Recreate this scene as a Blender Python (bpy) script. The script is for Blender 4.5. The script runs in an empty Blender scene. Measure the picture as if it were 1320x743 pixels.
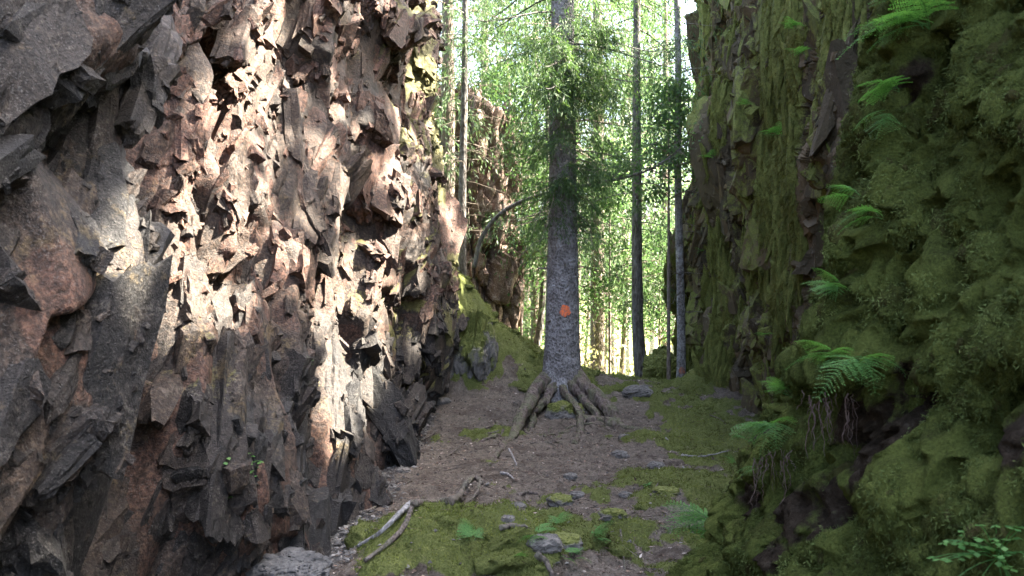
import bpy, math
import numpy as np
from mathutils import Vector, Matrix

# ------------------------------------------------------------------ camera, light, exposure
S = bpy.context.scene
col = S.collection
EYE = 1.6
FPX = 1295.0                      # focal length measured in photo pixels (1320 wide)
cam_d = bpy.data.cameras.new("camera")
cam = bpy.data.objects.new("camera", cam_d)
col.objects.link(cam)
cam.location = (0, 0, EYE)
cam.rotation_euler = (math.pi / 2, 0, 0)
cam_d.sensor_width = 36.0
cam_d.lens = 36.0 * FPX / 1320.0
cam_d.clip_start = 0.05
cam_d.clip_end = 900
cam_d.dof.use_dof = True
cam_d.dof.focus_distance = 10.5
cam_d.dof.aperture_fstop = 6.3
S.camera = cam

SUN_EL = math.radians(50)
SUN_AZ = math.radians(5)         # measured from +X towards +Y
TO_SUN = np.array([math.cos(SUN_EL) * math.cos(SUN_AZ), math.cos(SUN_EL) * math.sin(SUN_AZ), math.sin(SUN_EL)])
w = bpy.data.worlds.new("World")
S.world = w
w.use_nodes = True
nt = w.node_tree
bg = nt.nodes["Background"]
sky = nt.nodes.new("ShaderNodeTexSky")
sky.sky_type = 'NISHITA'
sky.sun_disc = False
sky.sun_elevation = SUN_EL
sky.sun_rotation = math.pi / 2 - SUN_AZ
sky.air_density = 0.75
sky.dust_density = 6.0
sky.ozone_density = 0.4
nt.links.new(sky.outputs[0], bg.inputs[0])
bg.inputs[1].default_value = 0.11
sun_d = bpy.data.lights.new("sun", 'SUN')
sun_d.energy = 5.0
sun_d.angle = math.radians(0.6)
sun_d.color = (1.0, 0.90, 0.76)
sun = bpy.data.objects.new("sun", sun_d)
col.objects.link(sun)
sun.rotation_euler = Vector(tuple(TO_SUN)).to_track_quat('Z', 'Y').to_euler()
S.view_settings.view_transform = 'Standard'
S.view_settings.look = 'None'
S.view_settings.gamma = 1.0
S.view_settings.use_curve_mapping = False
S.view_settings.exposure = 4.15
S.render.engine = 'CYCLES'
cy = S.cycles
cy.use_denoising = True
cy.max_bounces = 6
cy.diffuse_bounces = 4
cy.glossy_bounces = 2
cy.transmission_bounces = 4
cy.transparent_max_bounces = 4
cy.caustics_reflective = False
cy.caustics_refractive = False
cy.sample_clamp_indirect = 6.0

rng = np.random.default_rng(7)

# ------------------------------------------------------------------ maths helpers
def P(px, py, Y):
    """a point of the place seen at photo pixel (px, py), Y metres ahead"""
    return np.array([(px - 660.0) / FPX * Y, Y, EYE - (py - 371.5) / FPX * Y])

def _u(i): return np.asarray(i).astype(np.int32).view(np.uint32)
def _h(ix, iy, iz, seed):
    """integer hash -> [0, 1)"""
    h = _u(ix) * np.uint32(374761393) + _u(iy) * np.uint32(668265263) + _u(iz) * np.uint32(2654435761) + np.uint32((seed * 1274126177) & 0xFFFFFFFF)
    h = (h ^ (h >> np.uint32(13))) * np.uint32(1274126177)
    h = (h ^ (h >> np.uint32(16))) * np.uint32(2246822519)
    h = h ^ (h >> np.uint32(15))
    return (h >> np.uint32(8)).astype(np.float32) * np.float32(1 / 16777216.0)

def vn(x, y, seed=0):
    """2D value noise in [-1, 1]"""
    xi = np.floor(x); yi = np.floor(y)
    fx = (x - xi); fy = (y - yi)
    fx = fx * fx * fx * (fx * (fx * 6 - 15) + 10); fy = fy * fy * fy * (fy * (fy * 6 - 15) + 10)
    z = np.zeros_like(xi)
    a = _h(xi, yi, z, seed); b = _h(xi + 1, yi, z, seed); c = _h(xi, yi + 1, z, seed); d = _h(xi + 1, yi + 1, z, seed)
    return ((a * (1 - fx) + b * fx) * (1 - fy) + (c * (1 - fx) + d * fx) * fy) * 2 - 1

def fbm(x, y, seed=0, octv=4, gain=0.5):
    s = 0; a = 1.0; t = 0
    for k in range(octv):
        s = s + a * vn(x * 2 ** k + 17.3 * k, y * 2 ** k - 9.1 * k, seed + k); t += a; a *= gain
    return s / t

def ridged(x, y, seed=0, octv=3):
    s = 0; a = 1.0; t = 0
    for k in range(octv):
        s = s + a * (1 - np.abs(vn(x * 2 ** k + 3.7 * k, y * 2 ** k + 5.9 * k, seed + k)) * 2); t += a; a *= 0.5
    return s / t

def facets(u, v, cell, seed, tilt=1.0, jit=0.95, off=1.0):
    """angular blocks: every Voronoi cell is a tilted plane; returns height (about -1..1), cell random, edge distance"""
    u = u / cell; v = v / cell
    iu = np.floor(u); iv = np.floor(v)
    best = np.full(u.shape, 1e9, np.float32); second = best.copy()
    hh = np.zeros(u.shape, np.float32); rid = np.zeros(u.shape, np.float32)
    z = np.zeros_like(iu)
    for a in (-1, 0, 1):
        for b in (-1, 0, 1):
            cu = iu + a; cv = iv + b
            dx = u - (cu + 0.5 + (_h(cu, cv, z, seed) - 0.5) * jit); dy = v - (cv + 0.5 + (_h(cu, cv, z, seed + 11) - 0.5) * jit)
            d = dx * dx + dy * dy
            r = _h(cu, cv, z, seed + 23)
            h = off * (r - 0.5) * 2 + tilt * ((_h(cu, cv, z, seed + 37) - 0.5) * 2.2 * dx + (_h(cu, cv, z, seed + 41) - 0.5) * 2.2 * dy)
            m = d < best
            second = np.where(m, best, np.minimum(second, d))
            hh = np.where(m, h, hh); rid = np.where(m, _h(cu, cv, z, seed + 53), rid)
            best = np.where(m, d, best)
    return hh, rid, np.sqrt(second) - np.sqrt(best)

def vn3(p, s, seed=0):
    """3D value noise in [-1, 1] at points p (..., 3) times s"""
    x, y, z = [(p[..., k] * s).astype(np.float32) for k in range(3)]
    xi, yi, zi = np.floor(x), np.floor(y), np.floor(z)
    q = lambda f: f * f * (3 - 2 * f)
    fx, fy, fz = q(x - xi), q(y - yi), q(z - zi)
    r = 0
    for a in (0, 1):
        wa = fx if a else 1 - fx
        for b in (0, 1):
            wb = wa * (fy if b else 1 - fy)
            for c in (0, 1):
                r = r + wb * (fz if c else 1 - fz) * _h(xi + a, yi + b, zi + c, seed)
    return r * 2 - 1

def fbm3(p, s, seed=0, octv=3, gain=0.5):
    r = 0; a = 1.0; t = 0
    for k in range(octv):
        r = r + a * vn3(p + 3.1 * k, s * 2 ** k, seed + k); t += a; a *= gain
    return r / t

def facets3(p, cell, seed, tilt=1.0, jit=0.8, k=(1, 1, 1), off=1.0):
    """angular blocks in space: (height about -1..1, cell random, edge distance)"""
    q = [(p[..., i] * (k[i] / cell)).astype(np.float32) for i in range(3)]
    f = [np.floor(c - 0.5) for c in q]
    best = np.full(q[0].shape, 1e9, np.float32); second = best.copy()
    C = [np.zeros_like(q[0]) for _ in range(3)]; E = [np.zeros_like(q[0]) for _ in range(3)]
    for a in (0, 1):
        for b in (0, 1):
            for c in (0, 1):
                cc = [f[0] + a, f[1] + b, f[2] + c]
                e = [q[i] - (cc[i] + 0.5 + (_h(cc[0], cc[1], cc[2], seed + i) - 0.5) * jit) for i in range(3)]
                d = e[0] * e[0] + e[1] * e[1] + e[2] * e[2]
                m = d < best
                second = np.where(m, best, np.minimum(second, d))
                for i in range(3):
                    C[i] = np.where(m, cc[i], C[i]); E[i] = np.where(m, e[i], E[i])
                best = np.where(m, d, best)
    h = off * (_h(*C, seed + 23) - 0.5) * 2
    for i in range(3): h = h + tilt * 2.2 * (_h(*C, seed + 31 + i) - 0.5) * E[i]
    return h, _h(*C, seed + 53), np.sqrt(second) - np.sqrt(best)

def sstep(a, b, x):
    t = np.clip((x - a) / (b - a), 0, 1)
    return t * t * (3 - 2 * t)

def blur(a, sig, axis):
    n = int(max(1, sig * 3)); k = np.exp(-0.5 * (np.arange(-n, n + 1) / sig) ** 2); k /= k.sum()
    pad = [(0, 0)] * a.ndim; pad[axis] = (n, n)
    b = np.pad(a, pad, mode='edge')
    return np.apply_along_axis(lambda r: np.convolve(r, k, mode='valid'), axis, b)

def unit(a):
    return a / np.maximum(np.linalg.norm(a, axis=-1, keepdims=True), 1e-9)

# ------------------------------------------------------------------ mesh helpers
def raw_mesh(name, V, F, attrs=None, smooth=False):
    """F: (n,4) or (n,3) int array"""
    me = bpy.data.meshes.new(name)
    V = np.ascontiguousarray(V, dtype=np.float32); F = np.ascontiguousarray(F, dtype=np.int32)
    n, k = F.shape
    me.vertices.add(len(V)); me.vertices.foreach_set("co", V.ravel())
    me.loops.add(n * k); me.loops.foreach_set("vertex_index", F.ravel())
    me.polygons.add(n)
    me.polygons.foreach_set("loop_start", np.arange(0, n * k, k, dtype=np.int32))
    me.polygons.foreach_set("use_smooth", np.full(n, smooth, dtype=bool))
    for an, av in (attrs or {}).items():
        a = me.attributes.new(an, 'FLOAT', 'POINT'); a.data.foreach_set("value", np.ascontiguousarray(av, dtype=np.float32).ravel())
    me.update(calc_edges=True)
    me.validate()
    return me

def link(name, me, mat=None, parent=None, **tags):
    o = bpy.data.objects.new(name, me)
    col.objects.link(o)
    if mat is not None and me is not None and not len(me.materials): me.materials.append(mat)
    if parent is not None: o.parent = parent
    for k, v in tags.items():
        if v is not None: o[k] = v
    return o

def thing(name, label, cat, loc=(0, 0, 0), group=None, kind=None):
    o = bpy.data.objects.new(name, None); col.objects.link(o)
    o.empty_display_size = 0.1
    o.location = tuple(float(c) for c in loc); o['label'] = label; o['category'] = cat
    if group: o['group'] = group
    if kind: o['kind'] = kind
    return o

def copy_tree(o, parent=None):
    c = o.copy(); col.objects.link(c)
    if parent is not None: c.parent = parent
    for ch in list(o.children): copy_tree(ch, c)
    return c

def grid_mesh(name, G, attrs=None, smooth=False, flip=False):
    n, m = G.shape[:2]
    i = np.arange(n * m).reshape(n, m)
    F = np.stack([i[:-1, :-1], i[1:, :-1], i[1:, 1:], i[:-1, 1:]], -1).reshape(-1, 4)
    if flip: F = F[:, ::-1]
    return raw_mesh(name, G.reshape(-1, 3), F, {k: v.reshape(-1) for k, v in (attrs or {}).items()}, smooth)

def tube_arrays(pts, rad, sides=8, bump=0.0, seed=0, freq=6.0, cap=True):
    """a tapered tube along a polyline; returns V (n*sides,3), F"""
    pts = np.asarray(pts, float); n = len(pts); rad = np.broadcast_to(np.asarray(rad, float), (n,))
    T = unit(np.gradient(pts, axis=0))
    ref = np.array([0.13, 0.9, 0.31]) if abs(T[0, 1]) < 0.8 else np.array([1.0, 0.1, 0.2])
    V = np.zeros((n, sides, 3)); a = np.linspace(0, 2 * np.pi, sides, endpoint=False)
    A = unit(np.cross(T, ref)); B = np.cross(T, A)
    ln = np.concatenate([[0], np.cumsum(np.linalg.norm(np.diff(pts, axis=0), axis=1))])
    R = rad[:, None] * np.ones((1, sides))
    if bump:
        R = R * (1 + bump * (fbm(np.cos(a)[None] * 1.5 + 7 + seed + 0 * ln[:, None], ln[:, None] * freq + np.sin(a)[None] * 1.5, seed, 3)))
    V = pts[:, None, :] + R[..., None] * (np.cos(a)[None, :, None] * A[:, None, :] + np.sin(a)[None, :, None] * B[:, None, :])
    i = np.arange(n * sides).reshape(n, sides); j = np.roll(i, -1, axis=1)
    F = np.stack([i[:-1], j[:-1], j[1:], i[1:]], -1).reshape(-1, 4)
    V = V.reshape(-1, 3)
    if cap:
        c0 = len(V); V = np.vstack([V, pts[0], pts[-1]])
        k = np.arange(sides); kj = np.roll(k, -1)
        F = np.vstack([F, np.stack([kj, k, np.full(sides, c0), np.full(sides, c0)], -1)[:, [0, 1, 2, 3]],
                       np.stack([i[-1][k], i[-1][kj], np.full(sides, c0 + 1), np.full(sides, c0 + 1)], -1)])
    return V, F

def merge(parts):
    Vs = []; Fs = []; o = 0
    for V, F in parts:
        Vs.append(V); Fs.append(F + o); o += len(V)
    return np.vstack(Vs), np.vstack(Fs)

def tidy(name, V, F, attrs=None, smooth=True):
    """faces may repeat the last index (triangles): built through from_pydata"""
    me = bpy.data.meshes.new(name)
    faces = [tuple(f) if f[2] != f[3] else tuple(f[:3]) for f in F.tolist()]
    me.from_pydata([tuple(v) for v in np.asarray(V, float).tolist()], [], faces)
    for an, av in (attrs or {}).items():
        a = me.attributes.new(an, 'FLOAT', 'POINT'); a.data.foreach_set("value", np.ascontiguousarray(av, dtype=np.float32).ravel())
    me.polygons.foreach_set("use_smooth", np.full(len(me.polygons), smooth, dtype=bool))
    me.update()
    return me

def tube(name, pts, rad, sides=8, bump=0.0, seed=0, freq=6.0):
    V, F = tube_arrays(pts, rad, sides, bump, seed, freq)
    return tidy(name, V, F)

def spline(pts, n):
    """Catmull-Rom through the points (any dimension)"""
    p = np.asarray(pts, float)
    p = np.vstack([2 * p[0] - p[1], p, 2 * p[-1] - p[-2]])
    t = np.linspace(0, len(p) - 3 - 1e-6, n); k = t.astype(int); f = (t - k)[:, None]
    a, b, c, d = p[k], p[k + 1], p[k + 2], p[k + 3]
    return 0.5 * (2 * b + (c - a) * f + (2 * a - 5 * b + 4 * c - d) * f ** 2 + (3 * b - a - 3 * c + d) * f ** 3)

def blades(name, O, D, L, W, rnd=None, bend=None, side=None, smooth=False):
    """many leaf-like diamonds: O origins, D unit directions, L lengths, W widths"""
    n = len(O)
    L = np.broadcast_to(L, (n,))[:, None]; W = np.broadcast_to(W, (n,))[:, None]
    if side is None:
        side = unit(np.cross(D, unit(rng.normal(size=(n, 3)))))
    mid = O + D * L * 0.45
    tip = O + D * L
    if bend is not None: tip = tip + bend
    V = np.stack([O, mid + side * W * 0.5, tip, mid - side * W * 0.5], 1).reshape(-1, 3)
    F = np.arange(n * 4).reshape(n, 4)
    if rnd is None: rnd = rng.random(n)
    return raw_mesh(name, V, F, {"rnd": np.repeat(rnd, 4)}, smooth)

# ------------------------------------------------------------------ material helpers
def mat_new(name, rough=0.8, spec=0.3):
    m = bpy.data.materials.new(name); m.use_nodes = True
    b = m.node_tree.nodes["Principled BSDF"]
    b.inputs["Roughness"].default_value = rough
    b.inputs["Specular IOR Level"].default_value = spec
    return m, m.node_tree, b

class NB:
    """small node builder"""
    def __init__(s, nt): s.nt = nt; s.tc = None
    def n(s, t, **kw):
        x = s.nt.nodes.new(t)
        for k, v in kw.items(): setattr(x, k, v)
        return x
    def coord(s, scale=(1, 1, 1), rot=(0, 0, 0)):
        if s.tc is None: s.tc = s.n("ShaderNodeTexCoord")
        m = s.n("ShaderNodeMapping"); s.nt.links.new(s.tc.outputs["Object"], m.inputs[0])
        m.inputs["Scale"].default_value = scale; m.inputs["Rotation"].default_value = rot
        return m.outputs[0]
    def noise(s, scale, detail=4, rough=0.6, vec=None, dist=0.0):
        x = s.n("ShaderNodeTexNoise"); x.inputs["Scale"].default_value = scale; x.inputs["Detail"].default_value = detail
        x.inputs["Roughness"].default_value = rough; x.inputs["Distortion"].default_value = dist
        s.nt.links.new(vec if vec is not None else s.coord(), x.inputs["Vector"])
        return x.outputs["Fac"]
    def voro(s, scale, vec=None, out="Distance", feature='F1'):
        x = s.n("ShaderNodeTexVoronoi"); x.feature = feature; x.inputs["Scale"].default_value = scale
        s.nt.links.new(vec if vec is not None else s.coord(), x.inputs["Vector"])
        return x.outputs[out]
    def attr(s, name):
        x = s.n("ShaderNodeAttribute"); x.attribute_name = name
        return x.outputs["Fac"]
    def ramp(s, fac, stops, interp='LINEAR'):
        r = s.n("ShaderNodeValToRGB"); r.color_ramp.interpolation = interp
        e = r.color_ramp.elements
        while len(e) < len(stops): e.new(0.5)
        for q, (p, c) in zip(e, stops):
            q.position = p; q.color = (*c, 1) if len(c) == 3 else c
        s.nt.links.new(fac, r.inputs[0])
        return r.outputs[0]
    def ss(s, fac, a, b):
        x = s.n("ShaderNodeMapRange"); x.interpolation_type = 'SMOOTHSTEP'; x.clamp = True
        x.inputs[1].default_value = a; x.inputs[2].default_value = b
        s.nt.links.new(fac, x.inputs[0])
        return x.outputs[0]
    def mix(s, fac, a, b):
        x = s.n("ShaderNodeMix"); x.data_type = 'RGBA'
        for v, i in ((fac, 0), (a, 6), (b, 7)):
            if isinstance(v, (int, float)): x.inputs[i].default_value = v
            elif isinstance(v, tuple): x.inputs[i].default_value = (*v, 1)
            else: s.nt.links.new(v, x.inputs[i])
        return x.outputs[2]
    def math(s, op, a, b=0.0):
        x = s.n("ShaderNodeMath"); x.operation = op
        for i, v in enumerate((a, b)):
            if isinstance(v, (int, float)): x.inputs[i].default_value = v
            else: s.nt.links.new(v, x.inputs[i])
        return x.outputs[0]
    def bump(s, h, strength, dist, b, prev=None):
        x = s.n("ShaderNodeBump"); x.inputs["Strength"].default_value = strength; x.inputs["Distance"].default_value = dist
        s.nt.links.new(h, x.inputs["Height"])
        if prev is not None: s.nt.links.new(prev, x.inputs["Normal"])
        s.nt.links.new(x.outputs[0], b.inputs["Normal"])
        return x.outputs[0]
    def to(s, a, sock): s.nt.links.new(a, sock)

def leaf_mat(name, c0, c1, c2, trans=0.45, rough=0.55, spec=0.3, tint=(1.15, 1.25, 0.6)):
    """leaves and needles: light passes through; the per-leaf attribute rnd varies the green"""
    m, t, b = mat_new(name, rough, spec); q = NB(t)
    r = q.attr("rnd")
    c = q.ramp(r, [(0.0, c0), (0.5, c1), (1.0, c2)])
    q.to(c, b.inputs["Base Color"])
    tr = q.n("ShaderNodeBsdfTranslucent")
    mul = q.n("ShaderNodeMix"); mul.data_type = 'RGBA'; mul.blend_type = 'MULTIPLY'; mul.inputs[0].default_value = 1.0
    q.to(c, mul.inputs[6]); mul.inputs[7].default_value = (*tint, 1)
    q.to(mul.outputs[2], tr.inputs[0])
    mx = q.n("ShaderNodeMixShader"); mx.inputs[0].default_value = trans
    q.to(b.outputs[0], mx.inputs[1]); q.to(tr.outputs[0], mx.inputs[2])
    q.to(mx.outputs[0], t.nodes["Material Output"].inputs["Surface"])
    return m

# ------------------------------------------------------------------ the setting: cliffs and ground
class Face:
    """a rock face built from columns of control points; keeps its grid so that moss and plants can be set on it"""
    def __init__(s, Ys, Z, X, ds, dz, sig=0.10, out=1.0, ztop=5.6):
        Ys = np.asarray(Ys, float); X = np.asarray(X, float); Z = np.asarray(Z, float)
        if Z.ndim == 1: Z = np.repeat(Z[None], len(Ys), 0)
        Yg = np.repeat(Ys[:, None], Z.shape[1], 1)
        mid = X.shape[1] // 3
        cs = np.concatenate([[0], np.cumsum(np.hypot(np.diff(X[:, mid]), np.diff(Ys)))])
        s.cs = cs
        ss = [0.0]
        while ss[-1] < cs[-1]:
            ss.append(ss[-1] + ds(np.interp(ss[-1], cs, Ys)))
        ss = np.array(ss)
        m = Z.shape[1]
        A = np.stack([np.stack([np.interp(ss, cs, q[:, k]) for k in range(m)], 1) for q in (X, Yg, Z)], -1)   # (ns, m, 3)
        zr = np.arange(m, dtype=float)
        zm = Z.mean(0)
        tt = [0.0]
        while tt[-1] < m - 1:
            k = min(int(tt[-1]), m - 2)
            zz = zm[k] + (zm[k + 1] - zm[k]) * (tt[-1] - k)
            tt.append(tt[-1] + (dz if zz < ztop else dz * 5) / max(zm[k + 1] - zm[k], 1e-3))
        tt = np.minimum(np.array(tt), m - 1)
        k = np.minimum(tt.astype(int), m - 2); f = (tt - k)[None, :, None]
        G = A[:, k] * (1 - f) + A[:, k + 1] * f
        dsm = np.median(np.diff(ss))
        G = blur(blur(G, sig / dsm, 0), sig / dz, 1)
        s.G = G; s.G0 = G.copy(); s.ss = ss; s.out = out
        s.U = np.repeat(ss[:, None], len(tt), 1); s.V = G[..., 2].copy()
        s.N = s.normals(G)
    def push(s, D, sag=0.45):
        """move the surface out by D along its normals, jutting parts sag a little"""
        dirn = s.N + np.array([0, 0, -sag]) * sstep(0.0, 0.25, D)[..., None]
        s.G = s.G + dirn * D[..., None]
    def settle(s, it=1):
        """spread the grid evenly over the displaced surface, so that steps get as much mesh as faces"""
        B = np.concatenate([s.G, s.U[..., None], s.V[..., None]], -1)
        for ax in (0, 1) * it:
            if ax == 1: B = B.transpose(1, 0, 2)
            out = np.empty_like(B); n = B.shape[0]
            base = np.linalg.norm(np.diff(s.G0 if ax == 0 else s.G0.transpose(1, 0, 2), axis=0), axis=-1)      # wanted density
            seg = np.linalg.norm(np.diff(B[..., :3], axis=0), axis=-1)
            seg = blur(blur(seg, 2.5, 0), 5, 1) / base
            L = np.concatenate([np.zeros((1, B.shape[1])), np.cumsum(seg, 0)], 0)
            for j in range(B.shape[1]):
                t = np.linspace(0, L[-1, j], n)
                for k in range(B.shape[2]): out[:, j, k] = np.interp(t, L[:, j], B[:, j, k])
            B = out if ax == 0 else out.transpose(1, 0, 2)
        s.G = np.ascontiguousarray(B[..., :3]); s.U = np.ascontiguousarray(B[..., 3]); s.V = np.ascontiguousarray(B[..., 4])
    def renormal(s, sig):
        N = s.normals(s.G)
        for k in range(3): N[..., k] = blur(blur(N[..., k], sig, 0), sig, 1)
        s.N = unit(N)
    def normals(s, G):
        du = np.gradient(G, axis=0); dv = np.gradient(G, axis=1)
        return unit(np.cross(du, dv)) * s.out
    def at(s, px, py, tol=6):
        """grid index seen at that photo pixel (the frontmost)"""
        G = s.G; Y = np.maximum(G[..., 1], 0.2)
        qx = 660 + G[..., 0] / Y * FPX; qy = 371.5 - (G[..., 2] - EYE) / Y * FPX
        d = np.hypot(qx - px, qy - py) + np.where(G[..., 1] < 0.5, 1e6, 0)
        t = max(tol, d.min() + 1)
        c = np.where(d <= t, Y, 1e9)
        return np.unravel_index(np.argmin(c), c.shape)
    def feature(s, px, py, ru, rv, amp, slant=0.0, power=2.0):
        i, j = s.at(px, py)
        dv = (s.V - s.V[i, j])
        du = (s.U - s.U[i, j] - slant * dv)
        return amp * np.exp(-(np.abs(du / ru) ** power + np.abs(dv / rv) ** power))
    def points(s, n, weight):
        """n random points on the face, weighted by area and by the given grid weight"""
        G = s.G
        a = np.linalg.norm(np.cross(G[1:, :-1] - G[:-1, :-1], G[:-1, 1:] - G[:-1, :-1]), axis=-1) * weight[:-1, :-1]
        p = np.cumsum(a.ravel()); r = np.searchsorted(p, rng.random(n) * p[-1])
        i, j = np.unravel_index(np.minimum(r, a.size - 1), a.shape)
        f, g = rng.random(n)[:, None], rng.random(n)[:, None]
        pt = G[i, j] + (G[i + 1, j] - G[i, j]) * f + (G[i, j + 1] - G[i, j]) * g
        return pt, s.Nd[i, j], i, j

import bmesh
def rock_protos(n, seed, cuts=3, edge=0.34):
    """broken-rock blocks: box joints trimmed by random fracture planes, faces cut finer and slightly chipped"""
    rp = np.random.default_rng(seed); out = []
    for k in range(n):
        N = [np.array(v, float) for v in ((1, 0, 0), (-1, 0, 0), (0, 1, 0), (0, -1, 0), (0, 0, 1), (0, 0, -1))]
        N = [unit(v + rp.normal(size=3) * 0.16) for v in N]; d = [rp.uniform(0.78, 1.0) for _ in N]
        for _ in range(rp.integers(4, 9)):
            N.append(unit(rp.normal(size=3))); d.append(rp.uniform(0.78, 1.12))
        N = np.array(N); d = np.array(d); pts = []
        for i in range(len(N)):
            for j in range(i):
                for l in range(j):
                    M = N[[i, j, l]]
                    if abs(np.linalg.det(M)) < 0.08: continue
                    x = np.linalg.solve(M, d[[i, j, l]])
                    if (N @ x <= d + 1e-6).all(): pts.append(x)
        bm = bmesh.new()
        for x in pts: bm.verts.new(tuple(x))
        bmesh.ops.remove_doubles(bm, verts=bm.verts[:], dist=0.06)
        r = bmesh.ops.convex_hull(bm, input=bm.verts[:])
        bmesh.ops.delete(bm, geom=[g for g in r['geom_interior'] + r['geom_unused'] if isinstance(g, bmesh.types.BMVert)], context='VERTS')
        for it in range(cuts):
            bmesh.ops.subdivide_edges(bm, edges=[e for e in bm.edges if e.calc_length() > edge], cuts=1)
            bmesh.ops.triangulate(bm, faces=bm.faces[:])
        bm.verts.index_update()
        V = np.array([v.co[:] for v in bm.verts]); F = np.array([[v.index for v in f.verts] for f in bm.faces])
        bm.free()
        f_, r_, e_ = facets3(V + k * 5.0, 0.55, seed + k, 1.6, off=0.8)
        V = V * (1 + 0.075 * f_ + 0.07 * fbm3(V + k, 2.2, seed, 2))[:, None]
        out.append((V, F))
    return out
def lump_protos(n, seed, sub=3):
    """soft uneven cushions"""
    out = []
    for k in range(n):
        bm = bmesh.new(); bmesh.ops.create_icosphere(bm, subdivisions=sub, radius=1.0)
        V = np.array([v.co[:] for v in bm.verts]); F = np.array([[v.index for v in f.verts] for f in bm.faces]); bm.free()
        out.append((V * (1 + 0.34 * fbm3(V + 7.0 * k, 1.5, seed, 2) + 0.26 * fbm3(V + 3.0 * k, 4.0, seed + 5, 2) + (0.16 * fbm3(V + 2.0 * k, 10.0, seed + 8, 2) if sub > 2 else 0))[:, None], F))
    return out
def block_field(face, protos, layers, long_axis, facing, seed, sink=(0.10, 0.85), front=None):
    """lay blocks over a rock face along its joints; layers: (count, long, wide, thick, weight grid, jitter)"""
    rb = np.random.default_rng(seed); Vs = []; Fs = []; Ts = []; o = 0
    for cnt, lg, wd, tk, wgt, jit in layers:
        pt, nr, gi_, gj_ = face.points(cnt, wgt, front, 2) if front else face.points(cnt, wgt)
        m = len(pt)
        e1 = unit(nr * 0.55 + np.array(facing) + rb.normal(size=(m, 3)) * jit)
        ax = np.array(long_axis) + rb.normal(size=(m, 3)) * jit * np.array([0.6, 1, 0.6])
        e2 = unit(ax - (ax * e1).sum(1, keepdims=True) * e1); e3 = np.cross(e1, e2)
        sz = rb.lognormal(0, 0.28, m)
        s1 = rb.uniform(*tk, m) * sz; s2 = rb.uniform(*lg, m) * sz; s3 = rb.uniform(*wd, m) * sz
        c = pt - nr * (s1 * rb.uniform(*sink, m) * 0.5)[:, None]
        which = rb.integers(0, len(protos), m); flip = np.where(rb.random((m, 3)) < 0.5, -1.0, 1.0)
        tint = rb.random(m)
        for k in range(len(protos)):
            q = np.where(which == k)[0]
            if not len(q): continue
            V, F = protos[k]
            L = V[None] * flip[q][:, None, :] * np.stack([s1[q], s2[q], s3[q]], 1)[:, None, :] * 0.5
            W = c[q][:, None, :] + L[..., :1] * e1[q][:, None] + L[..., 1:2] * e2[q][:, None] + L[..., 2:] * e3[q][:, None]
            Fq = F[None] + (np.arange(len(q)) * len(V))[:, None, None] + o
            neg = (np.prod(flip[q], 1) < 0)
            Fq[neg] = Fq[neg][:, :, ::-1]
            Vs.append(W.reshape(-1, 3)); Fs.append(Fq.reshape(-1, 3)); Ts.append(np.repeat(tint[q], len(V))); o += len(q) * len(V)
    return np.concatenate(Vs), np.concatenate(Fs), np.concatenate(Ts)
class Soup:
    """surface of blocks already laid, to set smaller blocks on"""
    def __init__(s, V, F, ok):
        a, b, c = V[F[:, 0]], V[F[:, 1]], V[F[:, 2]]
        n = np.cross(b - a, c - a); ar = np.linalg.norm(n, axis=1)
        s.n = unit(n); s.a, s.b, s.c = a, b, c; s.cum = np.cumsum(ar * ok((a + b + c) / 3, s.n))
    def points(s, n, weight, front=None, more=4):
        """n points; with front=(direction, cell, depth) only points that lie outermost along that direction are kept"""
        got = []; left_ = n
        for _ in range(3):
            m = n * (more if front else 1)
            i = np.minimum(np.searchsorted(s.cum, rng.random(m) * s.cum[-1]), len(s.n) - 1)
            u, v = rng.random(m), rng.random(m); f = u + v > 1; u[f] = 1 - u[f]; v[f] = 1 - v[f]
            q = s.a[i] + (s.b - s.a)[i] * u[:, None] + (s.c - s.a)[i] * v[:, None]
            if front is None: return q, s.n[i], i, i
            d = unit(np.array(front[0], float)); e = unit(np.cross(d, np.array([0.1, 0.2, 1.0]) if abs(d[2]) < 0.8 else np.array([1.0, 0, 0]))); g = np.cross(d, e)
            iu = np.floor(q @ e / front[1]).astype(np.int64); iv = np.floor(q @ g / front[1]).astype(np.int64)
            key = (iu - iu.min()) * (iv.max() - iv.min() + 3) + (iv - iv.min()); h = q @ d
            _, inv = np.unique(key, return_inverse=True)
            mx = np.full(inv.max() + 1, -1e9); np.maximum.at(mx, inv, h)
            k = h > mx[inv] - front[2]
            got.append((q[k], s.n[i][k])); left_ -= k.sum()
            if left_ <= 0: break
        q = np.concatenate([g_[0] for g_ in got])[:n]; nn = np.concatenate([g_[1] for g_ in got])[:n]
        return q, nn, None, None
def tri_normals_up(V, F):
    n = np.cross(V[F[:, 1]] - V[F[:, 0]], V[F[:, 2]] - V[F[:, 0]]); n = unit(n)[:, 2]
    up = np.zeros(len(V)); ct = np.zeros(len(V))
    for k in range(3): np.add.at(up, F[:, k], n); np.add.at(ct, F[:, k], 1)
    return up / np.maximum(ct, 1)
def grid_tris(G, flip):
    n, m = G.shape[:2]; i = np.arange(n * m).reshape(n, m)
    a_, b_, c_, d_ = i[:-1, :-1].ravel(), i[1:, :-1].ravel(), i[1:, 1:].ravel(), i[:-1, 1:].ravel()
    F = np.concatenate([np.stack([a_, b_, c_], 1), np.stack([a_, c_, d_], 1)])
    return F[:, ::-1] if flip else F

LQ = 0.8    # mesh fineness

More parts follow.
